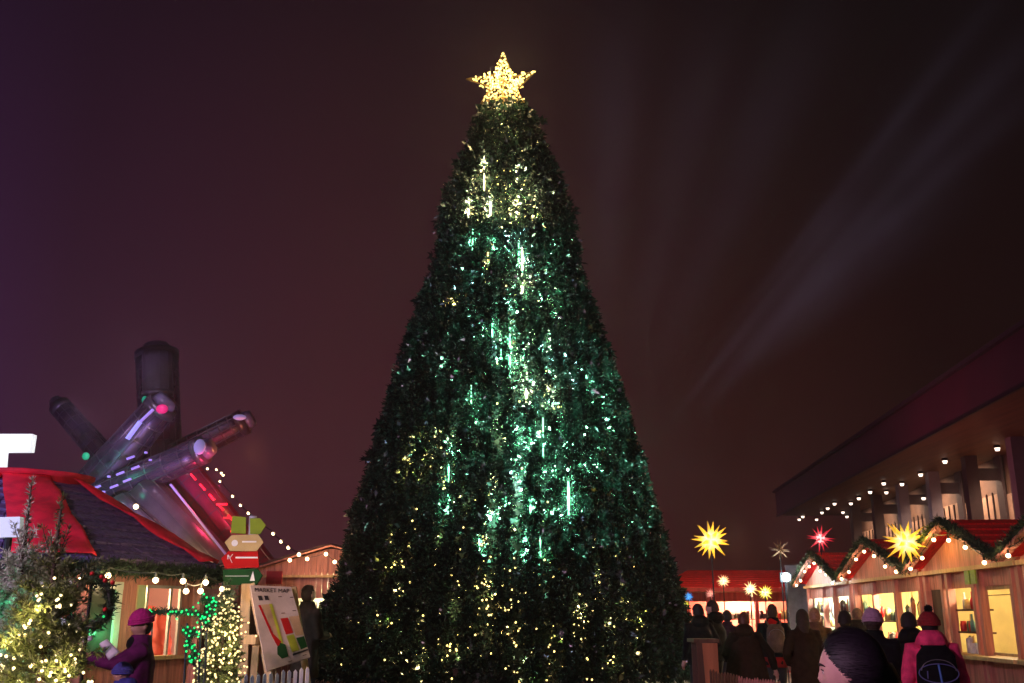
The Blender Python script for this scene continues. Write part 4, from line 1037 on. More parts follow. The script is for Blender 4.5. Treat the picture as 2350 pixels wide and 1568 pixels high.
# wide red stall facing us at the end of the lane, hung with stars
rs = mat('red_stall_boards', (.45, .05, .045), .6, .3, 6, stretch=(2, 2, .2))
g5, L5 = stall('wide red stall with star lamps at the end of the lane, facing the viewer', Vector((6.95, 30, 0)), 0, 4.7, eave=2.40, peak=2.95, ridge_x=True, bays=[(-2.2, -1.2, 'fill'), (-1.2, .2, 'fill'), (.2, 1.3, 'fill'), (1.3, 2.25, 'hang')], lining=mat('red_lining', (.75, .22, .16), .7, .3, 1.6), light=480, lcol=(1, .66, .45), wood=rs, roofm=red_roof, gar=False, glab='the wide red star stall', seed=8, bright=4)
lamp('stall_light', 'POINT', (6.2, 28.0, 3.6), 90, (1, .35, .28), .2)  # unseen lamp above the roof, lighting its slope
g6, L6 = stall('dim red-roofed stall half hidden behind the right foot of the big tree', Vector((4.2, 36, 0)), 0, 4.4, eave=2.5, peak=3.0, ridge_x=True, bays=[(-2, 2, 'fill')], light=18, lcol=(1, .4, .3), wood=rs, gar=False, glab='the dim stall behind the foot of the big tree', seed=9)
g7, L7 = stall('stall packed with bright wares left of the big tree', Vector((-4.35, 24.5, 0)), R(4), 4.4, eave=2.62, peak=3.25, bays=[(-2.1, -1.35, 'wood'), (-1.3, 0, 'shelf'), (0, 1.3, 'shelf'), (1.3, 2.1, 'hang')], lining=mat('stall_lining_white', (.85, .80, .55), .7, .2, 3), light=150, lcol=(1, .88, .6), roofm=mat('brown_roof', (.10, .05, .04), .7), gar=False, glab='the bright stall left of the big tree', seed=10)
g8, L8 = stall('dark closed stall in the gap behind the map board', Vector((-8.3, 30, 0)), R(8), 4.6, eave=2.5, peak=3.1, bays=[(-2, 2, 'wood')], light=12, gar=False, glab='the dark stall behind the map board', seed=11, roofm=mat('brown_roof', (.10, .05, .04), .7))
g9, L9 = stall('shadowy stall behind the pavilion and the small cream-lit fir', Vector((-9.2, 21.5, 0)), R(10), 4.2, eave=2.4, peak=2.9, bays=[(-2, 2, 'wood')], light=10, gar=False, glab='the shadowy stall behind the pavilion', seed=12, roofm=mat('brown_roof', (.10, .05, .04), .7))
lamp('stall_light', 'POINT', (-4.6, 23.5, 2.9), 16, (1, .6, .35), .1)
B = [at(1095*.0+u, v, 24) for u, v in ((686, 1273), (705, 1283), (748, 1272), (665, 1286), (768, 1290))]
ls = thing('string_lights', 'few round bulbs along the roof edge of the bright stall left of the big tree', 'string lights', B[0]); bulbs(ls, B, .045, warm_bulb)
cb = MB(); Bs = sorted(B, key=lambda p: p.x)
for a, b in zip(Bs[:-1], Bs[1:]): cb.tube([p+Vector((0, 0, .04)) for p in sag(a, b, .03, 6)], .008, 4)
part('cable', cb, wire_mat, ls)
lamp('bulb_glow', 'POINT', B[1]+Vector((0, -.15, 0)), 6, (1, .6, .3), .04); lamp('bulb_glow', 'POINT', B[2]+Vector((0, -.15, 0)), 6, (1, .6, .3), .04)
# red square sign and round white wreath sign beside that stall
single('red_sign', MB().prism([at(u, v, 23.6) for u, v in [(612, 1311), (648, 1311), (646, 1341), (610, 1341)]], (0, .05, 0)), mat('sign_red', (.55, .03, .02), .6, .1), 'small square red sign at the left corner of the bright stall', 'sign')

# ================================================================== STAR LAMPS
def star_lamp(label, u, v, Y, rad, col, core, strg, group, pole=True, seed=1, thin=.16, spikes=26, rot=0, lampw=0, basem=None, top=None):
    random.seed(seed); c = at(u, v, Y)
    g = thing('star_lamp', label, 'star lamp', c, group)
    r = pxm(Y, rad)*1.03
    dirs = []
    for a in (-1, 0, 1):
        for b in (-1, 0, 1):
            for e in (-1, 0, 1):
                if (a, b, e) != (0, 0, 0): dirs.append(Vector((a, b, e)).normalized())
    if spikes < 26: dirs = [d for d in dirs if abs(d.x)+abs(d.y)+abs(d.z) < 1.5]
    M = Matrix.Rotation(rot, 3, 'Y') @ Matrix.Rotation(.35, 3, 'X') @ Matrix.Rotation(.2, 3, 'Z')
    s = MB(); ci = r*.26
    for d in dirs:
        d = M @ d; x = d.orthogonal().normalized(); y = d.cross(x); w = r*thin*.5; ln = r*random.uniform(.86, 1.08)
        B_ = [c+d*ci*.6+(x*math.cos(k*PI/2)+y*math.sin(k*PI/2))*w for k in range(4)]
        s.add(B_+[c+d*ln], [(0, 1, 4), (1, 2, 4), (2, 3, 4), (3, 0, 4)])
    m = emit(f'star paper {label[:18]}', col, strg) if strg else basem
    if strg:                                  # paper lit from the bulb inside: hottest near the middle
        t_ = m.node_tree; b = t_.nodes['Principled BSDF']; tc_ = t_.nodes.new('ShaderNodeTexCoord')
        ln_ = t_.nodes.new('ShaderNodeVectorMath'); ln_.operation = 'LENGTH'; t_.links.new(tc_.outputs['Object'], ln_.inputs[0])
        q_ = nm(t_, 'DIVIDE', ln_.outputs['Value'], r)
        cc = ramp(t_, q_, [(.26, (*core, 1)), (.55, (col[0], col[1]*1.05, col[2]*1.3, 1)), (1, (col[0]*.85, col[1]*.72, col[2]*.6, 1))])
        t_.links.new(cc, b.inputs['Emission Color'])
        t_.links.new(nm(t_, 'MULTIPLY', nm(t_, 'ADD', .42, nm(t_, 'POWER', nm(t_, 'SUBTRACT', 1.02, q_, True), 3)), strg*1.25), b.inputs['Emission Strength'])
        b.inputs['Roughness'].default_value = .9; b.inputs['Base Color'].default_value = (col[0]*.5, col[1]*.5, col[2]*.5, 1)
    part('spikes', s, m, g)
    if core: part('core', MB().ball(c, ci, 14, 10), emit(f'star core {label[:18]}', core, 3.5 if strg > .9 else .9), g, True)
    if lampw: lamp('star_light', 'POINT', c+Vector((0, -r*1.1, 0)), lampw, col, .1)
    if pole:
        hk = MB().tube([c+Vector((0, .02, r*.3)), c+Vector((0, .02, -r*.9)), (c.x, c.y+.02, top or 0)], .014, 6)
        single('star_pole', hk, black_metal, 'thin dark pole holding up the '+label.split(',')[0], 'pole')
    return g
yel = (1, .60, .05)
star_lamp('big yellow star lamp, glowing brightest, right of the big tree', 1632, 1240, 20, 46, yel, (1, .93, .62), 1.45, None, seed=2, thin=.32, rot=.1, lampw=18)
star_lamp('brown unlit star lamp, above the wide red stall', 1790, 1262, 24, 27, (.2, .1, .05), None, 0, None, seed=3, thin=.20, spikes=18, rot=.05, basem=mat('unlit_star', (.30, .17, .09), .6))
star_lamp('red star lamp, above the third stall of the right row', 1883, 1236, 22.5, 36, (1, .03, .06), (1, .25, .25), .95, None, seed=4, thin=.18, spikes=18, rot=.08, top=2.9)
star_lamp('yellow star lamp, between the first and second gables of the right row', 2078, 1244, 15.9, 52, yel, (1, .92, .6), 1.25, None, seed=5, thin=.30, rot=.12, lampw=14, top=2.4)
gs = 'small star lamps hung in the wide red stall'
for i, (u, v, r_, c_, k_, lab) in enumerate([(1660, 1334, 17, (1, .62, .28), (1, .9, .6), 'small pale star lamp, leftmost under the wide red roof'), (1722, 1352, 19, (1, .75, .35), (1, .95, .7), 'small white-hot star lamp, in the middle of the wide red stall'), (1756, 1360, 19, (1, .85, .12), (1, .97, .7), 'small yellow star lamp, right of the white-hot one in the wide red stall'), (1630, 1363, 14, (1, .30, .22), (1, .6, .4), 'small coral star lamp, left of the wide red stall'), (1580, 1370, 13, (.08, .45, 1), (.2, .6, 1), 'small blue star lamp, at the right edge of the big tree'), (1573, 1388, 12, (.75, .85, .05), (.9, .95, .2), 'small lime star lamp, just below the blue one')]):
    star_lamp(lab, u, v, 29.0-(i > 3)*3, r_, c_, k_, 1.6 if i < 3 else .85, gs, seed=10+i, thin=.30, pole=True, lampw=5 if i < 3 else 0)
# cold floodlight on a mast at the end of the lane
c = at(1804, 1325, 24)
g = thing('floodlight', 'cold white floodlight on a thin mast left of the third stall', 'lamp', (c.x, c.y, 0))
part('mast', MB().tube([(c.x, c.y+.06, 0), (c.x, c.y+.06, c.z)], .03, 8), black_metal, g)
part('housing', MB().box(c+Vector((0, .06, 0)), (.26, .1, .22)), black_metal, g)
part('lens', MB().ball(c+Vector((0, -.01, 0)), (.10, .05, .10), 14, 8), emit('cold_lens', (.75, .95, 1), 14), g, True)
lamp('flood_lamp', 'POINT', c+Vector((0, -.25, 0)), 60, (.70, .92, 1), .12)
# grey canvas screen between the star stall and the third stall
single('canvas_screen', MB().box(at(1836, 1390, 26.3), (.62, .04, 2.0)), mat('grey_canvas', (.32, .29, .29), .8, .2, 6), 'grey canvas screen under the floodlight', 'screen')
# string of festoon bulbs from the sculpture down to the stalls on the left
FB = [(476, 1076, 40), (497, 1078, 39), (508, 1086, 38.4), (512, 1091, 38), (505, 1105, 37), (534, 1139, 34), (552, 1160, 32.5), (570, 1178, 31), (627, 1225, 28), (645, 1243, 27), (662, 1257, 26), (686, 1272, 25)]
P = [at(u, v, d) for u, v, d in FB]
g = thing('string_lights', 'festoon of round bulbs falling from the sculpture to the stall left of the big tree', 'string lights', P[-1])
bulbs(g, P, .046, warm_bulb)
cb = MB()
for a, b in zip(P[:-1], P[1:]): cb.tube([p+Vector((0, 0, .05)) for p in sag(a, b, .04, 5)], .012, 4)
part('cable', cb, wire_mat, g)
P = [at(u, v, 19+i*.3) for i, (u, v) in enumerate([(312, 1163), (378, 1222), (403, 1250)])]
g = thing('string_lights', 'three round bulbs above the right-hand slope of the pavilion roof', 'string lights', P[0]); bulbs(g, P, .05, warm_bulb)
part('cable', MB().tube([P[0]+Vector((0, 0, .05)), P[1]+Vector((0, 0, .05)), P[2]+Vector((0, 0, .05)), P[2]+Vector((.5, 0, -.4))], .008, 4), wire_mat, g)
# ================================================================== PEOPLE
def bake(mb, voxel, smooth_it=6, name='tmp'):
    """join overlapping solids into one continuous skin; returns (verts, faces)"""
    o = mesh_obj(name, mb.v, mb.f, None)
    m = o.modifiers.new('r', 'REMESH'); m.mode = 'VOXEL'; m.voxel_size = voxel; m.adaptivity = 0
    s = o.modifiers.new('s', 'SMOOTH'); s.factor = .5; s.iterations = smooth_it
    bpy.context.view_layer.update()
    ev = o.evaluated_get(bpy.context.evaluated_depsgraph_get()); me = bpy.data.meshes.new_from_object(ev)
    q = MB(); q.v = [tuple(v.co) for v in me.vertices]; q.f = [tuple(p.vertices) for p in me.polygons]
    od = o.data; bpy.data.objects.remove(o); bpy.data.meshes.remove(od); bpy.data.meshes.remove(me)
    return q
skin = mat('skin', (.52, .30, .22), .5, .1, 8)
def head_fn(d):
    q = 1.0
    if d.z < 0: q *= 1-.10*(-d.z)**1.2*(1 if d.y > 0 else .4)
    g_ = lambda x, y, z, s: math.exp(-((d.x-x)**2+(d.y-y)**2+(d.z-z)**2)/(s*s))
    q += .20*g_(0, .97, -.16, .13)+.10*g_(0, 1, -.02, .10)            # nose
    q += .05*g_(0, .95, .24, .30)                                    # brow
    q -= .09*(g_(.33, .92, .06, .16)+g_(-.33, .92, .06, .16))          # eye sockets
    q += .045*(g_(0, .88, -.43, .13))+.03*g_(0, .8, -.56, .12)         # lips
    q += .09*g_(0, .62, -.82, .24)                                   # chin
    q += .03*(g_(.55, .7, -.15, .25)+g_(-.55, .7, -.15, .25))          # cheeks
    q += .06*g_(0, -.9, .15, .6)                                     # back of the skull
    return q
def arm_pts(side, pose):
    sh = Vector((side*.185, 0, 1.41))
    P = {'down': ((.25, -.03, 1.13), (.27, .04, .88)), 'pocket': ((.30, -.08, 1.14), (.20, .12, .98)), 'front': ((.24, .02, 1.12), (.10, .27, 1.12)), 'up': ((.26, .05, 1.15), (.10, .24, 1.30)), 'reach': ((.24, .20, 1.29), (.17, .46, 1.36)), 'out': ((.36, .0, 1.16), (.42, .05, .92))}[pose]
    return sh, Vector((side*P[0][0], P[0][1], P[0][2])), Vector((side*P[1][0], P[1][1], P[1][2]))
def hand(mb, w, d, side):
    d = d.normalized(); up = Vector((0, 0, 1)); x = d.cross(up); x = x.normalized() if x.length > .1 else Vector((1, 0, 0)); n_ = x.cross(d)
    mb.tube([w-d*.02, w+d*.03, w+d*.085], [.024, .034, .036], 10)
    for i, L_ in enumerate((.066, .075, .07, .055)):
        b = w+d*.08+x*(.024-.016*i); c1 = b+d*L_*.5-n_*.006; c2 = b+d*L_*.85-n_*.026
        mb.tube([b-d*.02, b, c1, c2], [.0095, .0095, .0085, .0075], 8)
    t0 = w+d*.03-x*side*.025; mb.tube([t0, t0-x*side*.028+d*.02, t0-x*side*.036+d*.05-n_*.01], [.012, .010, .009], 8)
def person(label, loc, rz, H, arms=('down', 'down'), legs=.0, coat=None, trousers=None, hairc=None, hair='short', skinm=skin, voxel=.009, tilt=0, coat_hem=.82, flare=1.0, hood=None, stride=.0, slim=1.0, headturn=0, eyes=False, name='person', belly=1.0):
    g = thing(name, label, 'person', loc, None, rz, local=True, scale=H/1.75)
    b = MB()
    b.loft([(0, 0, .84, .13, .10), (0, 0, .92, .165, .115), (0, 0, 1.02, .145, .105), (0, 0, 1.12, .135, .10), (0, .0, 1.26, .155, .11), (0, 0, 1.38, .175, .105), (0, 0, 1.44, .12, .08), (0, 0, 1.48, .06, .06)], 20)
    b.tube([(0, -.005, 1.42), (0, .005, 1.50), (0, .012, 1.57)], [.07, .058, .055], 12)
    hm = Matrix.Translation((0, .015, 1.635)) @ Matrix.Rotation(headturn, 4, 'Z') @ Matrix.Rotation(tilt, 4, 'X')
    hd = MB().ball((0, 0, 0), (.073, .092, .115), 40, 30, head_fn)
    for s in (-1, 1): hd.ball((s*.076, -.008, -.008), (.012, .02, .032), 10, 8)
    b.add([hm @ Vector(p) for p in hd.v], hd.f)
    coatmb = MB()
    for s, pose in ((-1, arms[0]), (1, arms[1])):
        a0, a1, a2 = arm_pts(s, pose)
        b.tube([Vector((s*.13, 0, 1.40)), a0, a0.lerp(a1, .5), a1, a1.lerp(a2, .5), a2], [.055, .052, .045, .038, .036, .025], 12)
        hand(b, a2, (a2-a1), s)
        coatmb.tube([Vector((s*.10, 0, 1.40)), a0, a0.lerp(a1, .5), a1, a1.lerp(a2, .5), a2.lerp(a1, .04)], [.078, .080, .070, .064, .058, .052], 14)
        lx = s*.09; st = s*stride
        b.tube([(lx, 0, .92), (lx*1.05, .02+st*.5, .50), (lx*1.05, -.02+st, .09)], [.085, .055, .038], 12)
        b.tube([(lx*1.05, -.05+st, .05), (lx*1.1, .13+st, .035)], [.04, .032], 10)
    body = part('body', bake(b, voxel, 4 if voxel > .007 else 2), skinm, g, True)
    if eyes:
        for s in (-1, 1):
            bw = MB().tube([hm @ Vector((s*x, y, z)) for x, y, z in ((.012, .091, .028), (.028, .087, .034), (.044, .076, .030), (.052, .066, .024))], [.0025, .0038, .0032, .001], 6); part('eyebrow', bw, mat('brow_hair', (.02, .012, .012), .8), body, True)
            ls_ = MB().tube([hm @ Vector((s*x, y, z)) for x, y, z in ((.014, .083, .010), (.028, .0845, .0165), (.042, .075, .010))], .0018, 5); part('eyelash', ls_, mat('brow_hair', (.02, .012, .012), .8), body, True)
            part('iris', MB().ball(hm @ Vector((s*.028, .0795, .006)), (.0048, .0042, .0052), 10, 6), mat('iris_brown', (.03, .015, .01), .2), body, True)
            e = hm @ Vector((s*.028, .0715, .006)); part('eye', MB().ball(e, .0115, 12, 8), mat('eye_white', (.6, .55, .52), .2, .05), body, True)
    if coat:
        hem = coat_hem; k = slim
        R0 = [(hem, .205*flare, .165*flare), (hem+.10, .20*flare, .16*flare), (.98 if hem < .9 else hem+.15, .185*k, .142*k*belly), (1.12, .18*k, .140*k*belly), (1.28, .195*k, .142*k), (1.38, .205, .130), (1.44, .165, .105), (1.485, .105, .095), (1.555, .088, .088)]
        R0 = sorted(set(R0)); zs = np.linspace(hem, 1.555, 22); rx = np.interp(zs, [r[0] for r in R0], [r[1] for r in R0]); ry = np.interp(zs, [r[0] for r in R0], [r[2] for r in R0])
        coatmb.loft([(0, 0, z, a, c_) for z, a, c_ in zip(zs, rx, ry)], 40, .055, seed=H*13 % 7)
        q = bake(coatmb, .015, 3)
        q.v = [tuple(Vector(p)*1.0+Vector((noise.noise(Vector(p)*9+Vector((H*9, 0, 0))), noise.noise(Vector(p)*9+Vector((5, 0, 3))), 0))*.012) for p in q.v]
        part('coat', q, coat, g, True)
    if hood:
        hb = MB().loft([(0, -.02, 1.40, .13, .11), (0, -.05, 1.46, .155, .135), (0, -.07, 1.52, .135, .12), (0, -.06, 1.57, .10, .095), (0, -.05, 1.585, .07, .06)], 26, .10, 3)
        part('hood', bake(hb, .012, 3), hood, g, True)
    tr = MB(); bt = MB()
    for s in (-1, 1):
        lx = s*.09; st = s*stride
        tr.tube([(lx*.9, 0, .96), (lx, 0, .80), (lx*1.05, .02+st*.5, .50), (lx*1.05, -.02+st, .12)], [.115, .10, .075, .066], 14)
        bt.tube([(lx*1.05, -.02+st, .26), (lx*1.05, -.02+st, .09), (lx*1.05, -.01+st, .03)], [.062, .058, .055], 12); bt.tube([(lx*1.05, -.05+st, .045), (lx*1.08, .09+st, .045), (lx*1.1, .15+st, .035)], [.052, .048, .034], 12)
    part('trousers', bake(tr, .014, 3), trousers or mat('dark_trousers', (.012, .012, .016), .8, .3, 12), g, True)
    part('boot', bake(bt, .010, 2), mat('black_boot', (.015, .013, .012), .5, .2, 12), g, True)
    if hair == 'swept' and hairc:
        h = MB(); rad = Vector((.083, .106, .122)); rd = random.Random(4)
        def inside(p): return p.y < .062-(.0 if p.z > .075 else (.075-p.z)*.62) and p.z > -.10
        cap = MB().ball((0, -.010, .006), (rad.x, rad.y, rad.z), 60, 44)
        keep = [i for i, p in enumerate(cap.v) if inside(Vector(p))]
        km = {i: j for j, i in enumerate(keep)}; h.add([hm @ Vector(cap.v[i]) for i in keep], [tuple(km[i] for i in f) for f in cap.f if all(i in km for i in f)])
        back = Vector((0, -1, -.25)).normalized()
        for i in range(6000):
            d0 = Vector((rd.gauss(0, 1), abs(rd.gauss(0, 1))-.35, rd.gauss(.1, 1))).normalized()
            if not inside(Vector((d0.x*rad.x, d0.y*rad.y-.01, d0.z*rad.z+.006))): continue
            k_ = len(h.v); rr = 1.01+rd.random()**2*.10; jit = Vector((rd.gauss(0, .12), 0, rd.gauss(0, .12)))
            for j in range(10):
                d = d0.lerp(back+jit, (j/9)*.96).normalized(); bulge = 1+.05*math.sin(PI*j/9)
                p = Vector((d.x*rad.x, d.y*rad.y-.01, d.z*rad.z+.006))*rr*bulge
                s_ = d.cross(back); s_ = s_.normalized() if s_.length > 1e-3 else Vector((1, 0, 0)); w = .0013*(1-.5*j/9)
                h.v += [tuple(hm @ (p-s_*w)), tuple(hm @ (p+s_*w))]
            h.f += [(k_+2*j, k_+2*j+1, k_+2*j+3, k_+2*j+2) for j in range(9)]
        for i in range(700):                                     # gathered at the back and falling over the collar
            a = rd.uniform(0, 2*PI); r0 = rd.uniform(.01, .05); k_ = len(h.v)
            for j in range(9):
                t_ = j/8; p = Vector((math.cos(a)*r0*(1+t_*.8), -.115-.03*math.sin(t_*3)+math.sin(a)*r0*.6, .0-.30*t_+math.sin(a*3)*.01))
                h.v += [tuple(hm @ (p-Vector((.003, 0, 0)))), tuple(hm @ (p+Vector((.003, 0, 0))))]
            h.f += [(k_+2*j, k_+2*j+1, k_+2*j+3, k_+2*j+2) for j in range(8)]
        part('hair', h, hairc, g, True); hairc = None
    if hairc:
        h = MB(); rad = (.083, .103, .122); A = []
        rd = random.Random(int(H*1000))
        nst = 900 if voxel < .008 else 420
        cap = MB().ball((0, -.012, .008), (rad[0]*.98, rad[1]*.98, rad[2]*.98), 26, 18)
        # skull cap only where hair grows: above the brow line and round the back
        keep = [i for i, p in enumerate(cap.v) if not (p[1] > .035-(.0 if p[2] > .03 else .045) and p[2] < .072) and p[2] > -.085]
        km = {i: j for j, i in enumerate(keep)}; cf = [tuple(km[i] for i in f) for f in cap.f if all(i in km for i in f)]
        h.add([hm @ Vector(cap.v[i]) for i in keep], cf)
        for i in range(nst):
            az_ = rd.uniform(-2.35, 2.35); top = Vector((rd.gauss(0, .012), -.01, .118))
            L_ = {'short': rd.uniform(.9, 1.25), 'bob': rd.uniform(1.5, 1.9), 'long': rd.uniform(1.9, 2.5)}[hair]
            if abs(az_) > 1.5 : L_ *= .75 if hair != 'short' else .62
            pts = []
            for j in range(9):
                ph_ = L_*j/8; rr = 1.04+.05*rd.random()*j/8
                if ph_ < 1.75: p = Vector((math.sin(az_)*math.sin(ph_)*rad[0]*rr, -math.cos(az_)*math.sin(ph_)*rad[1]*rr-.01, math.cos(ph_)*rad[2]*rr+.006))
                else: p = last+Vector((math.sin(az_)*.006, -.004*math.cos(az_), -.038 if hair != 'long' else -.075))
                last = p; pts.append(hm @ p)
            w = .0028 if voxel < .008 else .006
            k_ = len(h.v)
            for p in pts:
                t_ = Vector((math.cos(az_), math.sin(az_), 0))*w; h.v += [tuple(p-t_), tuple(p+t_)]
            h.f += [(k_+2*j, k_+2*j+1, k_+2*j+3, k_+2*j+2) for j in range(8)]
        part('hair', h, hairc, g, True)

    return g, hm
def beanie(g, hm, m, pom=None, brim=True, slouch=0, z0=.02):
    b = MB(); n = 48; rings = []
    for i in range(13):
        t_ = i/12; ph = (1-t_)*1.60; r = math.sin(ph); rings.append((r, math.cos(ph)))
    k = len(b.v)
    for i, (r, c_) in enumerate(rings):
        for j in range(n):
            a = 2*PI*j/n; rib = 1+.035*math.cos(a*24)+.012*math.sin(a*48+i*2)
            b.v.append(tuple(hm @ Vector((math.cos(a)*r*.099*rib, -.012+math.sin(a)*r*.121*rib-slouch*.05*(c_**2), z0+c_*(.133+slouch*.02)))))
    b.f += [(k+i*n+j, k+i*n+(j+1) % n, k+(i+1)*n+(j+1) % n, k+(i+1)*n+j) for i in range(12) for j in range(n)]
    o = part('beanie', b, m, g, True)
    if brim:
        q = MB(); 
        pts = [hm @ Vector((math.cos(a)*.097, -.012+math.sin(a)*.118, z0+.015)) for a in np.linspace(0, 2*PI, 41)]
        for dz in (-.014, .004, .022): q.tube([p+Vector((0, 0, dz)) for p in pts], .011, 8)
        part('brim', q, m, o, True)
    if pom:
        P = hm @ Vector((.0, -.04, z0+.15)); A = unit(rng.normal(size=(260, 3))); V, F = needles(np.repeat([tuple(P)], 260, 0), A, 3, (.035, .05), (.006, .012), .3)
        V2, F2 = V, F
        o2 = bpy.data.objects.new('pompom', np_mesh('pompom', V, F, pom)); C.objects.link(o2); o2.parent = o; ORG[o2.name] = ORG[g.name]
def gp(u, Y, vtop, extra=0): p = at(u, vtop, Y); return Vector((p.x, Y, 0)), p.z-extra
def cloth(n, c, r=.85, **k): return mat(n, c, r, .3, 14, bump=.25, spec=.12, **k)
blk = cloth('black_cloth', (.005, .005, .007)); brn = cloth('brown_cloth', (.028, .014, .008)); dkb = cloth('dark_brown_cloth', (.013, .007, .005)); 
dark_hair = mat('dark_hair', (.010, .007, .007), .75, .4, 30); brown_hair = mat('brown_hair', (.035, .018, .010), .75, .4, 30); blond = mat('fair_hair', (.38, .20, .10), .5, .3, 30); red_hair = mat('reddish_hair', (.10, .03, .012), .5, .3, 30)

def backpack(g, m, z=1.22, sc=1.0, cord=None, y=-.20, wx=.15):
    b = MB().loft([(0, y, z-.22*sc, wx*.8, .06), (0, y-.02, z-.20*sc, wx, .085), (0, y-.03, z, wx, .10), (0, y-.02, z+.16*sc, wx*.92, .085), (0, y, z+.23*sc, wx*.55, .05)], 28, .03, 2)
    o = part('backpack', bake(b, .012, 4), m, g, True)
    p = MB().loft([(0, y-.10, z-.17*sc, wx*.7, .03), (0, y-.115, z-.06*sc, wx*.75, .035), (0, y-.10, z+.02*sc, wx*.65, .02)], 20); part('pocket', p, m, o, True)
    part('zip', MB().tube([(math.cos(a)*wx*.8, y-.118, z+.05*sc+math.sin(a)*.10) for a in np.linspace(0, PI, 12)], .004, 5), grey_metal, o)
    s = MB()
    for sx in (-1, 1): s.tube([(sx*.09, y+.02, z+.2*sc), (sx*.12, -.02, 1.50), (sx*.13, .14, 1.36), (sx*.14, .13, 1.15), (sx*.15, y+.05, z-.15*sc)], .017, 6)
    part('strap', s, m, o)
    if cord:
        q = MB()
        q.tube([(math.cos(a)*wx*.92, y-.155+.05*abs(math.cos(a)), z+.04+math.sin(a)*.085) for a in np.linspace(0, 2*PI, 33)], .0055, 6)
        part('cord', q, cord[0], o)
        part('cord', MB().tube([(.0, y-.135, z+.12), (.015, y-.14, z-.05), (.035, y-.12, z-.26), (.04, y-.08, z-.40)], .010, 6), cord[1], o)
        part('cord', MB().tube([(-.10, y-.12, z+.06), (-.105, y-.11, z-.12), (-.10, y-.08, z-.38)], .006, 6), cord[0], o)
    return o

# -- the crowd in the lane (backs to us)
l, H = gp(1771, 17.3, 1389)
g, hm = person('person in dark jacket with grey-brown backpack and red hem up the lane', l, R(-6), H, ('down', 'pocket'), coat=blk, hairc=brown_hair, stride=.10, coat_hem=.80)
backpack(g, cloth('taupe_cloth', (.13, .085, .06)))
part('shirt_hem', MB().loft([(0, 0, .77, .195, .155), (0, 0, .93, .21, .168)], 28, .05), cloth('dark_red_cloth', (.22, .01, .012)), g, True)
part('collar', MB().loft([(0, -.01, 1.44, .13, .10), (0, -.01, 1.50, .10, .09), (0, 0, 1.54, .085, .08)], 24, .08), cloth('bright_red_cloth', (.55, .015, .012)), g, True)
l, H = gp(1706, 14.8, 1407)
g, hm = person('person in a long flared brown cloak just right of the wooden bin', l, R(-14), H, ('pocket', 'out'), coat=dkb, hairc=red_hair, hair='bob', hood=brn, coat_hem=.42, flare=1.75)
part('cape', MB().loft([(.05, -.02, .46, .40, .30), (.03, -.02, .8, .33, .25), (.01, 0, 1.1, .27, .20), (0, 0, 1.3, .23, .16), (0, 0, 1.43, .17, .12), (0, 0, 1.5, .09, .08)], 60, .14, 4), brn, g, True)
l, H = gp(1840, 14.6, 1400)
g, hm = person('person in a long brown coat with long dark hair, right of the backpacker', l, R(4), H, ('pocket', 'down'), coat=brn, hairc=brown_hair, hair='long', coat_hem=.45, flare=1.15, slim=1.15)
l, H = gp(1868, 15.6, 1397)
g, hm = person('fair-haired person in tan coat half hidden beside the long brown coat', l, R(-10), H, ('up', 'down'), coat=cloth('tan_cloth', (.16, .09, .05)), hairc=blond, hair='bob')
l, H = gp(1601, 17.0, 1388)
g, hm = person('dark-clothed person nearest the right edge of the big tree', l, R(20), H, ('down', 'pocket'), coat=blk, hairc=dark_hair, hair='bob', slim=1.25, hood=blk)
l, H = gp(1634, 17.6, 1380)
g, hm = person('dark broad person with pale cheek turned left, behind the wooden bin', l, R(55), H, ('pocket', 'front'), coat=blk, hairc=brown_hair, hair='bob', hood=blk, slim=1.3, headturn=R(15))
l, H = gp(1668, 19.0, 1402)
g, hm = person('dark-haired person seen between the bin group and the brown cloak', l, R(-20), H, ('down', 'down'), coat=cloth('plum_cloth', (.03, .012, .02)), hairc=dark_hair, hair='bob')
l, H = gp(1937, 13.2, 1404)
g, hm = person('dark-haired person with an orange collar, facing the stalls', l, R(-30), H, ('down', 'front'), coat=blk, hairc=dark_hair, hair='bob')
part('collar', MB().loft([(0, 0, 1.45, .12, .10), (0, 0, 1.50, .095, .09), (0, 0, 1.53, .085, .08)], 24, .08), cloth('orange_cloth', (.45, .10, .03)), g, True)
l, H = gp(1966, 16.5, 1398)
g, hm = person('short-haired brown-headed person beyond the lavender beanie', l, R(-25), H, ('down', 'down'), coat=dkb, hood=dkb, hairc=mat('cropped_hair', (.16, .08, .045), .7, .3, 30))
l, H = gp(2000, 10.0, 1396, .02)
g, hm = person('person in a lavender beanie and black coat, in the crowd by the second stall', l, R(-32), H, ('down', 'front'), coat=blk, hairc=brown_hair, hair='bob', slim=1.2, tilt=R(-6))
beanie(g, hm, mat('lavender_knit', (.42, .26, .36), .85, .2, 40, bump=.5), slouch=.5, z0=.0)
l, H = gp(2083, 11.2, 1407)
g, hm = person('person in black with a pale square badge on the back', l, R(-10), H, ('down', 'down'), coat=blk, hairc=dark_hair, hair='bob', slim=1.2, hood=blk)
bd = part('badge', MB().box((-.06, -.19, 1.19), (.10, .012, .12)), mat('badge_grey', (.26, .22, .25), .6, .2, 30), g)
part('badge_mark', MB().tube([(-.06+math.cos(a)*.026, -.198, 1.19+math.sin(a)*.034) for a in np.linspace(0, 5.2, 14)], .006, 5), mat('dark_ink', (.02, .012, .012)), bd)
l, H = gp(2128, 9.4, 1398, .03)
pinkc = cloth('hot_pink_cloth', (.80, .06, .17))
g, hm = person('person in hot pink jacket, red beanie and black backpack with blue cords', l, R(-14), H, ('down', 'down'), coat=pinkc, hairc=dark_hair, slim=1.0, hood=pinkc, headturn=R(8))
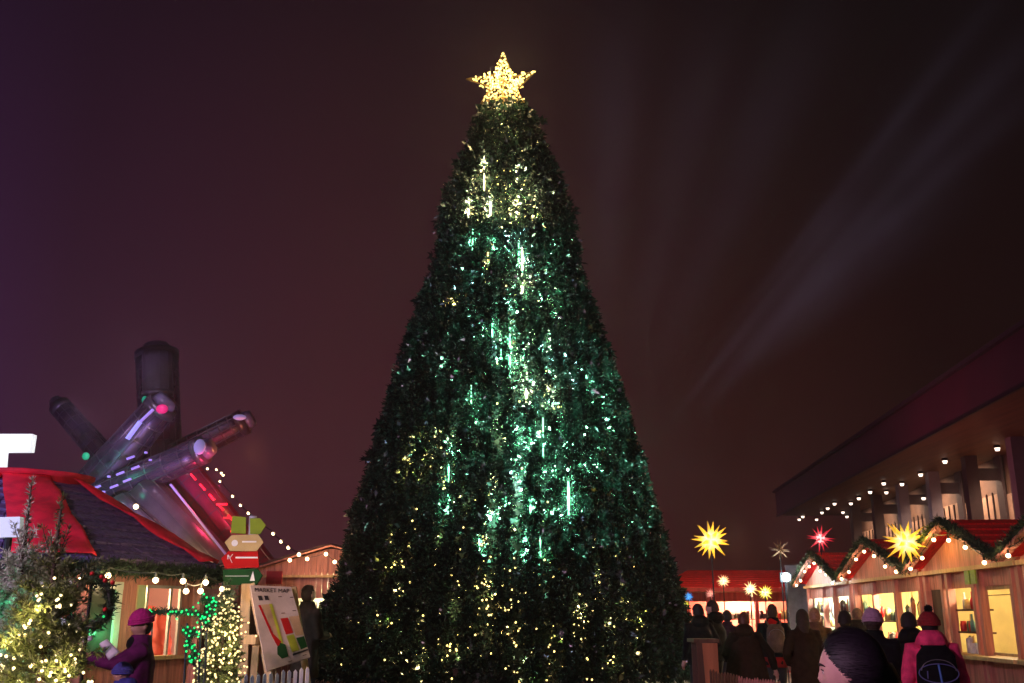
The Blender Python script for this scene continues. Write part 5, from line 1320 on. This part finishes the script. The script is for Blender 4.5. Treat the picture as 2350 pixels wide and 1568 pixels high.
beanie(g, hm, mat('red_knit', (.26, .01, .015), .85, .2, 40, bump=.5), pom=mat('black_wool', (.01, .01, .01), .9), z0=.0)
backpack(g, blk, z=1.16, sc=1.25, cord=(mat('navy_cord', (.10, .11, .28), .5), mat('blue_cord', (.04, .16, .50), .4)), wx=.19)
# -- the woman close to the camera
l, H = gp(1950, 3.15, 1450, .012)
g, hm = person('dark-haired woman close to the camera, pink-lit face turned left', l, R(60), H, ('down', 'down'), coat=cloth('black_wool_coat', (.015, .012, .018)), hairc=mat('near_hair', (.010, .006, .013), .6, .4, 60), hair='swept', voxel=.006, headturn=R(4), tilt=R(-8), eyes=True, skinm=mat('near_skin', (.62, .36, .32), .48, .08, 20))
# -- left: purple coat reading with a child
l, H = gp(330, 9.2, 1400, .03)
plum = cloth('purple_cloth', (.11, .012, .085))
g, hm = person('person in a magenta beanie and purple coat holding out paper', l, R(112), H, ('reach', 'reach'), coat=plum, hairc=dark_hair, coat_hem=.62, tilt=R(-10), headturn=R(26), eyes=True, voxel=.008)
beanie(g, hm, mat('magenta_knit', (.48, .01, .20), .85, .2, 40, bump=.6), z0=.03)
part('scarf', bake(MB().loft([(0, .01, 1.41, .10, .10), (0, .02, 1.45, .115, .115), (0, .02, 1.50, .105, .108), (0, .01, 1.54, .085, .085)], 26, .08, 5), .012, 3), blk, g, True)
l, H = gp(284, 8.7, 1522, .0)
blu = cloth('blue_cloth', (.05, .05, .26))
g, hm = person('child in a blue hooded jacket beside the purple coat', l, R(100), H, ('front', 'front'), coat=blu, hairc=None, hood=blu, voxel=.010, slim=1.1)
beanie(g, hm, mat('blue_knit', (.06, .06, .30), .85, .2, 40, bump=.5), z0=.0)
def sheet(pts, Y, lab, bend=.02):
    P = [at(u, v, Y+dy) for u, v, dy in pts]; vs = []; n_ = 6
    for i in range(n_+1):
        for j in range(n_+1):
            vs.append(P[0].lerp(P[1], i/n_).lerp(P[3].lerp(P[2], i/n_), j/n_)+Vector((0, -bend*math.sin(PI*i/n_), 0)))
    mb = MB().add(vs, [(i*(n_+1)+j, (i+1)*(n_+1)+j, (i+1)*(n_+1)+j+1, i*(n_+1)+j+1) for i in range(n_) for j in range(n_)])
    o = single('paper_sheet', mb, paper, lab, 'paper', smooth=True); s = o.modifiers.new('t', 'SOLIDIFY'); s.thickness = .002
sheet([(228, 1478, 0), (246, 1467, .02), (276, 1497, .02), (250, 1516, 0)], 8.5, 'white sheet of paper held out below the magenta beanie, the larger of the two')
sheet([(187, 1464, 0), (212, 1458, .02), (214, 1468, .02), (193, 1480, 0)], 8.3, 'white sheet of paper at the edge of the front fir, the smaller of the two')
# -- silhouette against the bright stall on the left
l, H = gp(708, 15.8, 1345)
g, hm = person('tall person in a grey-brown coat silhouetted against the bright stall', l, R(-40), H, ('pocket', 'front'), coat=cloth('grey_brown_cloth', (.03, .02, .015)), hairc=brown_hair, coat_hem=.6)
# ================================================================== FOGGY AIR
hz = MB().add([(x, y, z) for x in (-150, 150) for y in (-50, 180) for z in (-1, 26)], [(0, 1, 3, 2), (4, 6, 7, 5), (0, 4, 5, 1), (2, 3, 7, 6), (0, 2, 6, 4), (1, 5, 7, 3)])
ho = mesh_obj('haze', hz.v, hz.f, None); ho['kind'] = 'stuff'
hm_ = bpy.data.materials.new('haze'); hm_.use_nodes = True; t_ = hm_.node_tree; t_.nodes.clear()
vo = t_.nodes.new('ShaderNodeVolumePrincipled'); oo = t_.nodes.new('ShaderNodeOutputMaterial'); t_.links.new(vo.outputs[0], oo.inputs['Volume'])
vo.inputs['Color'].default_value = (.90, .76, .84, 1); vo.inputs['Density'].default_value = HAZE; vo.inputs['Anisotropy'].default_value = .72
ho.data.materials.append(hm_)
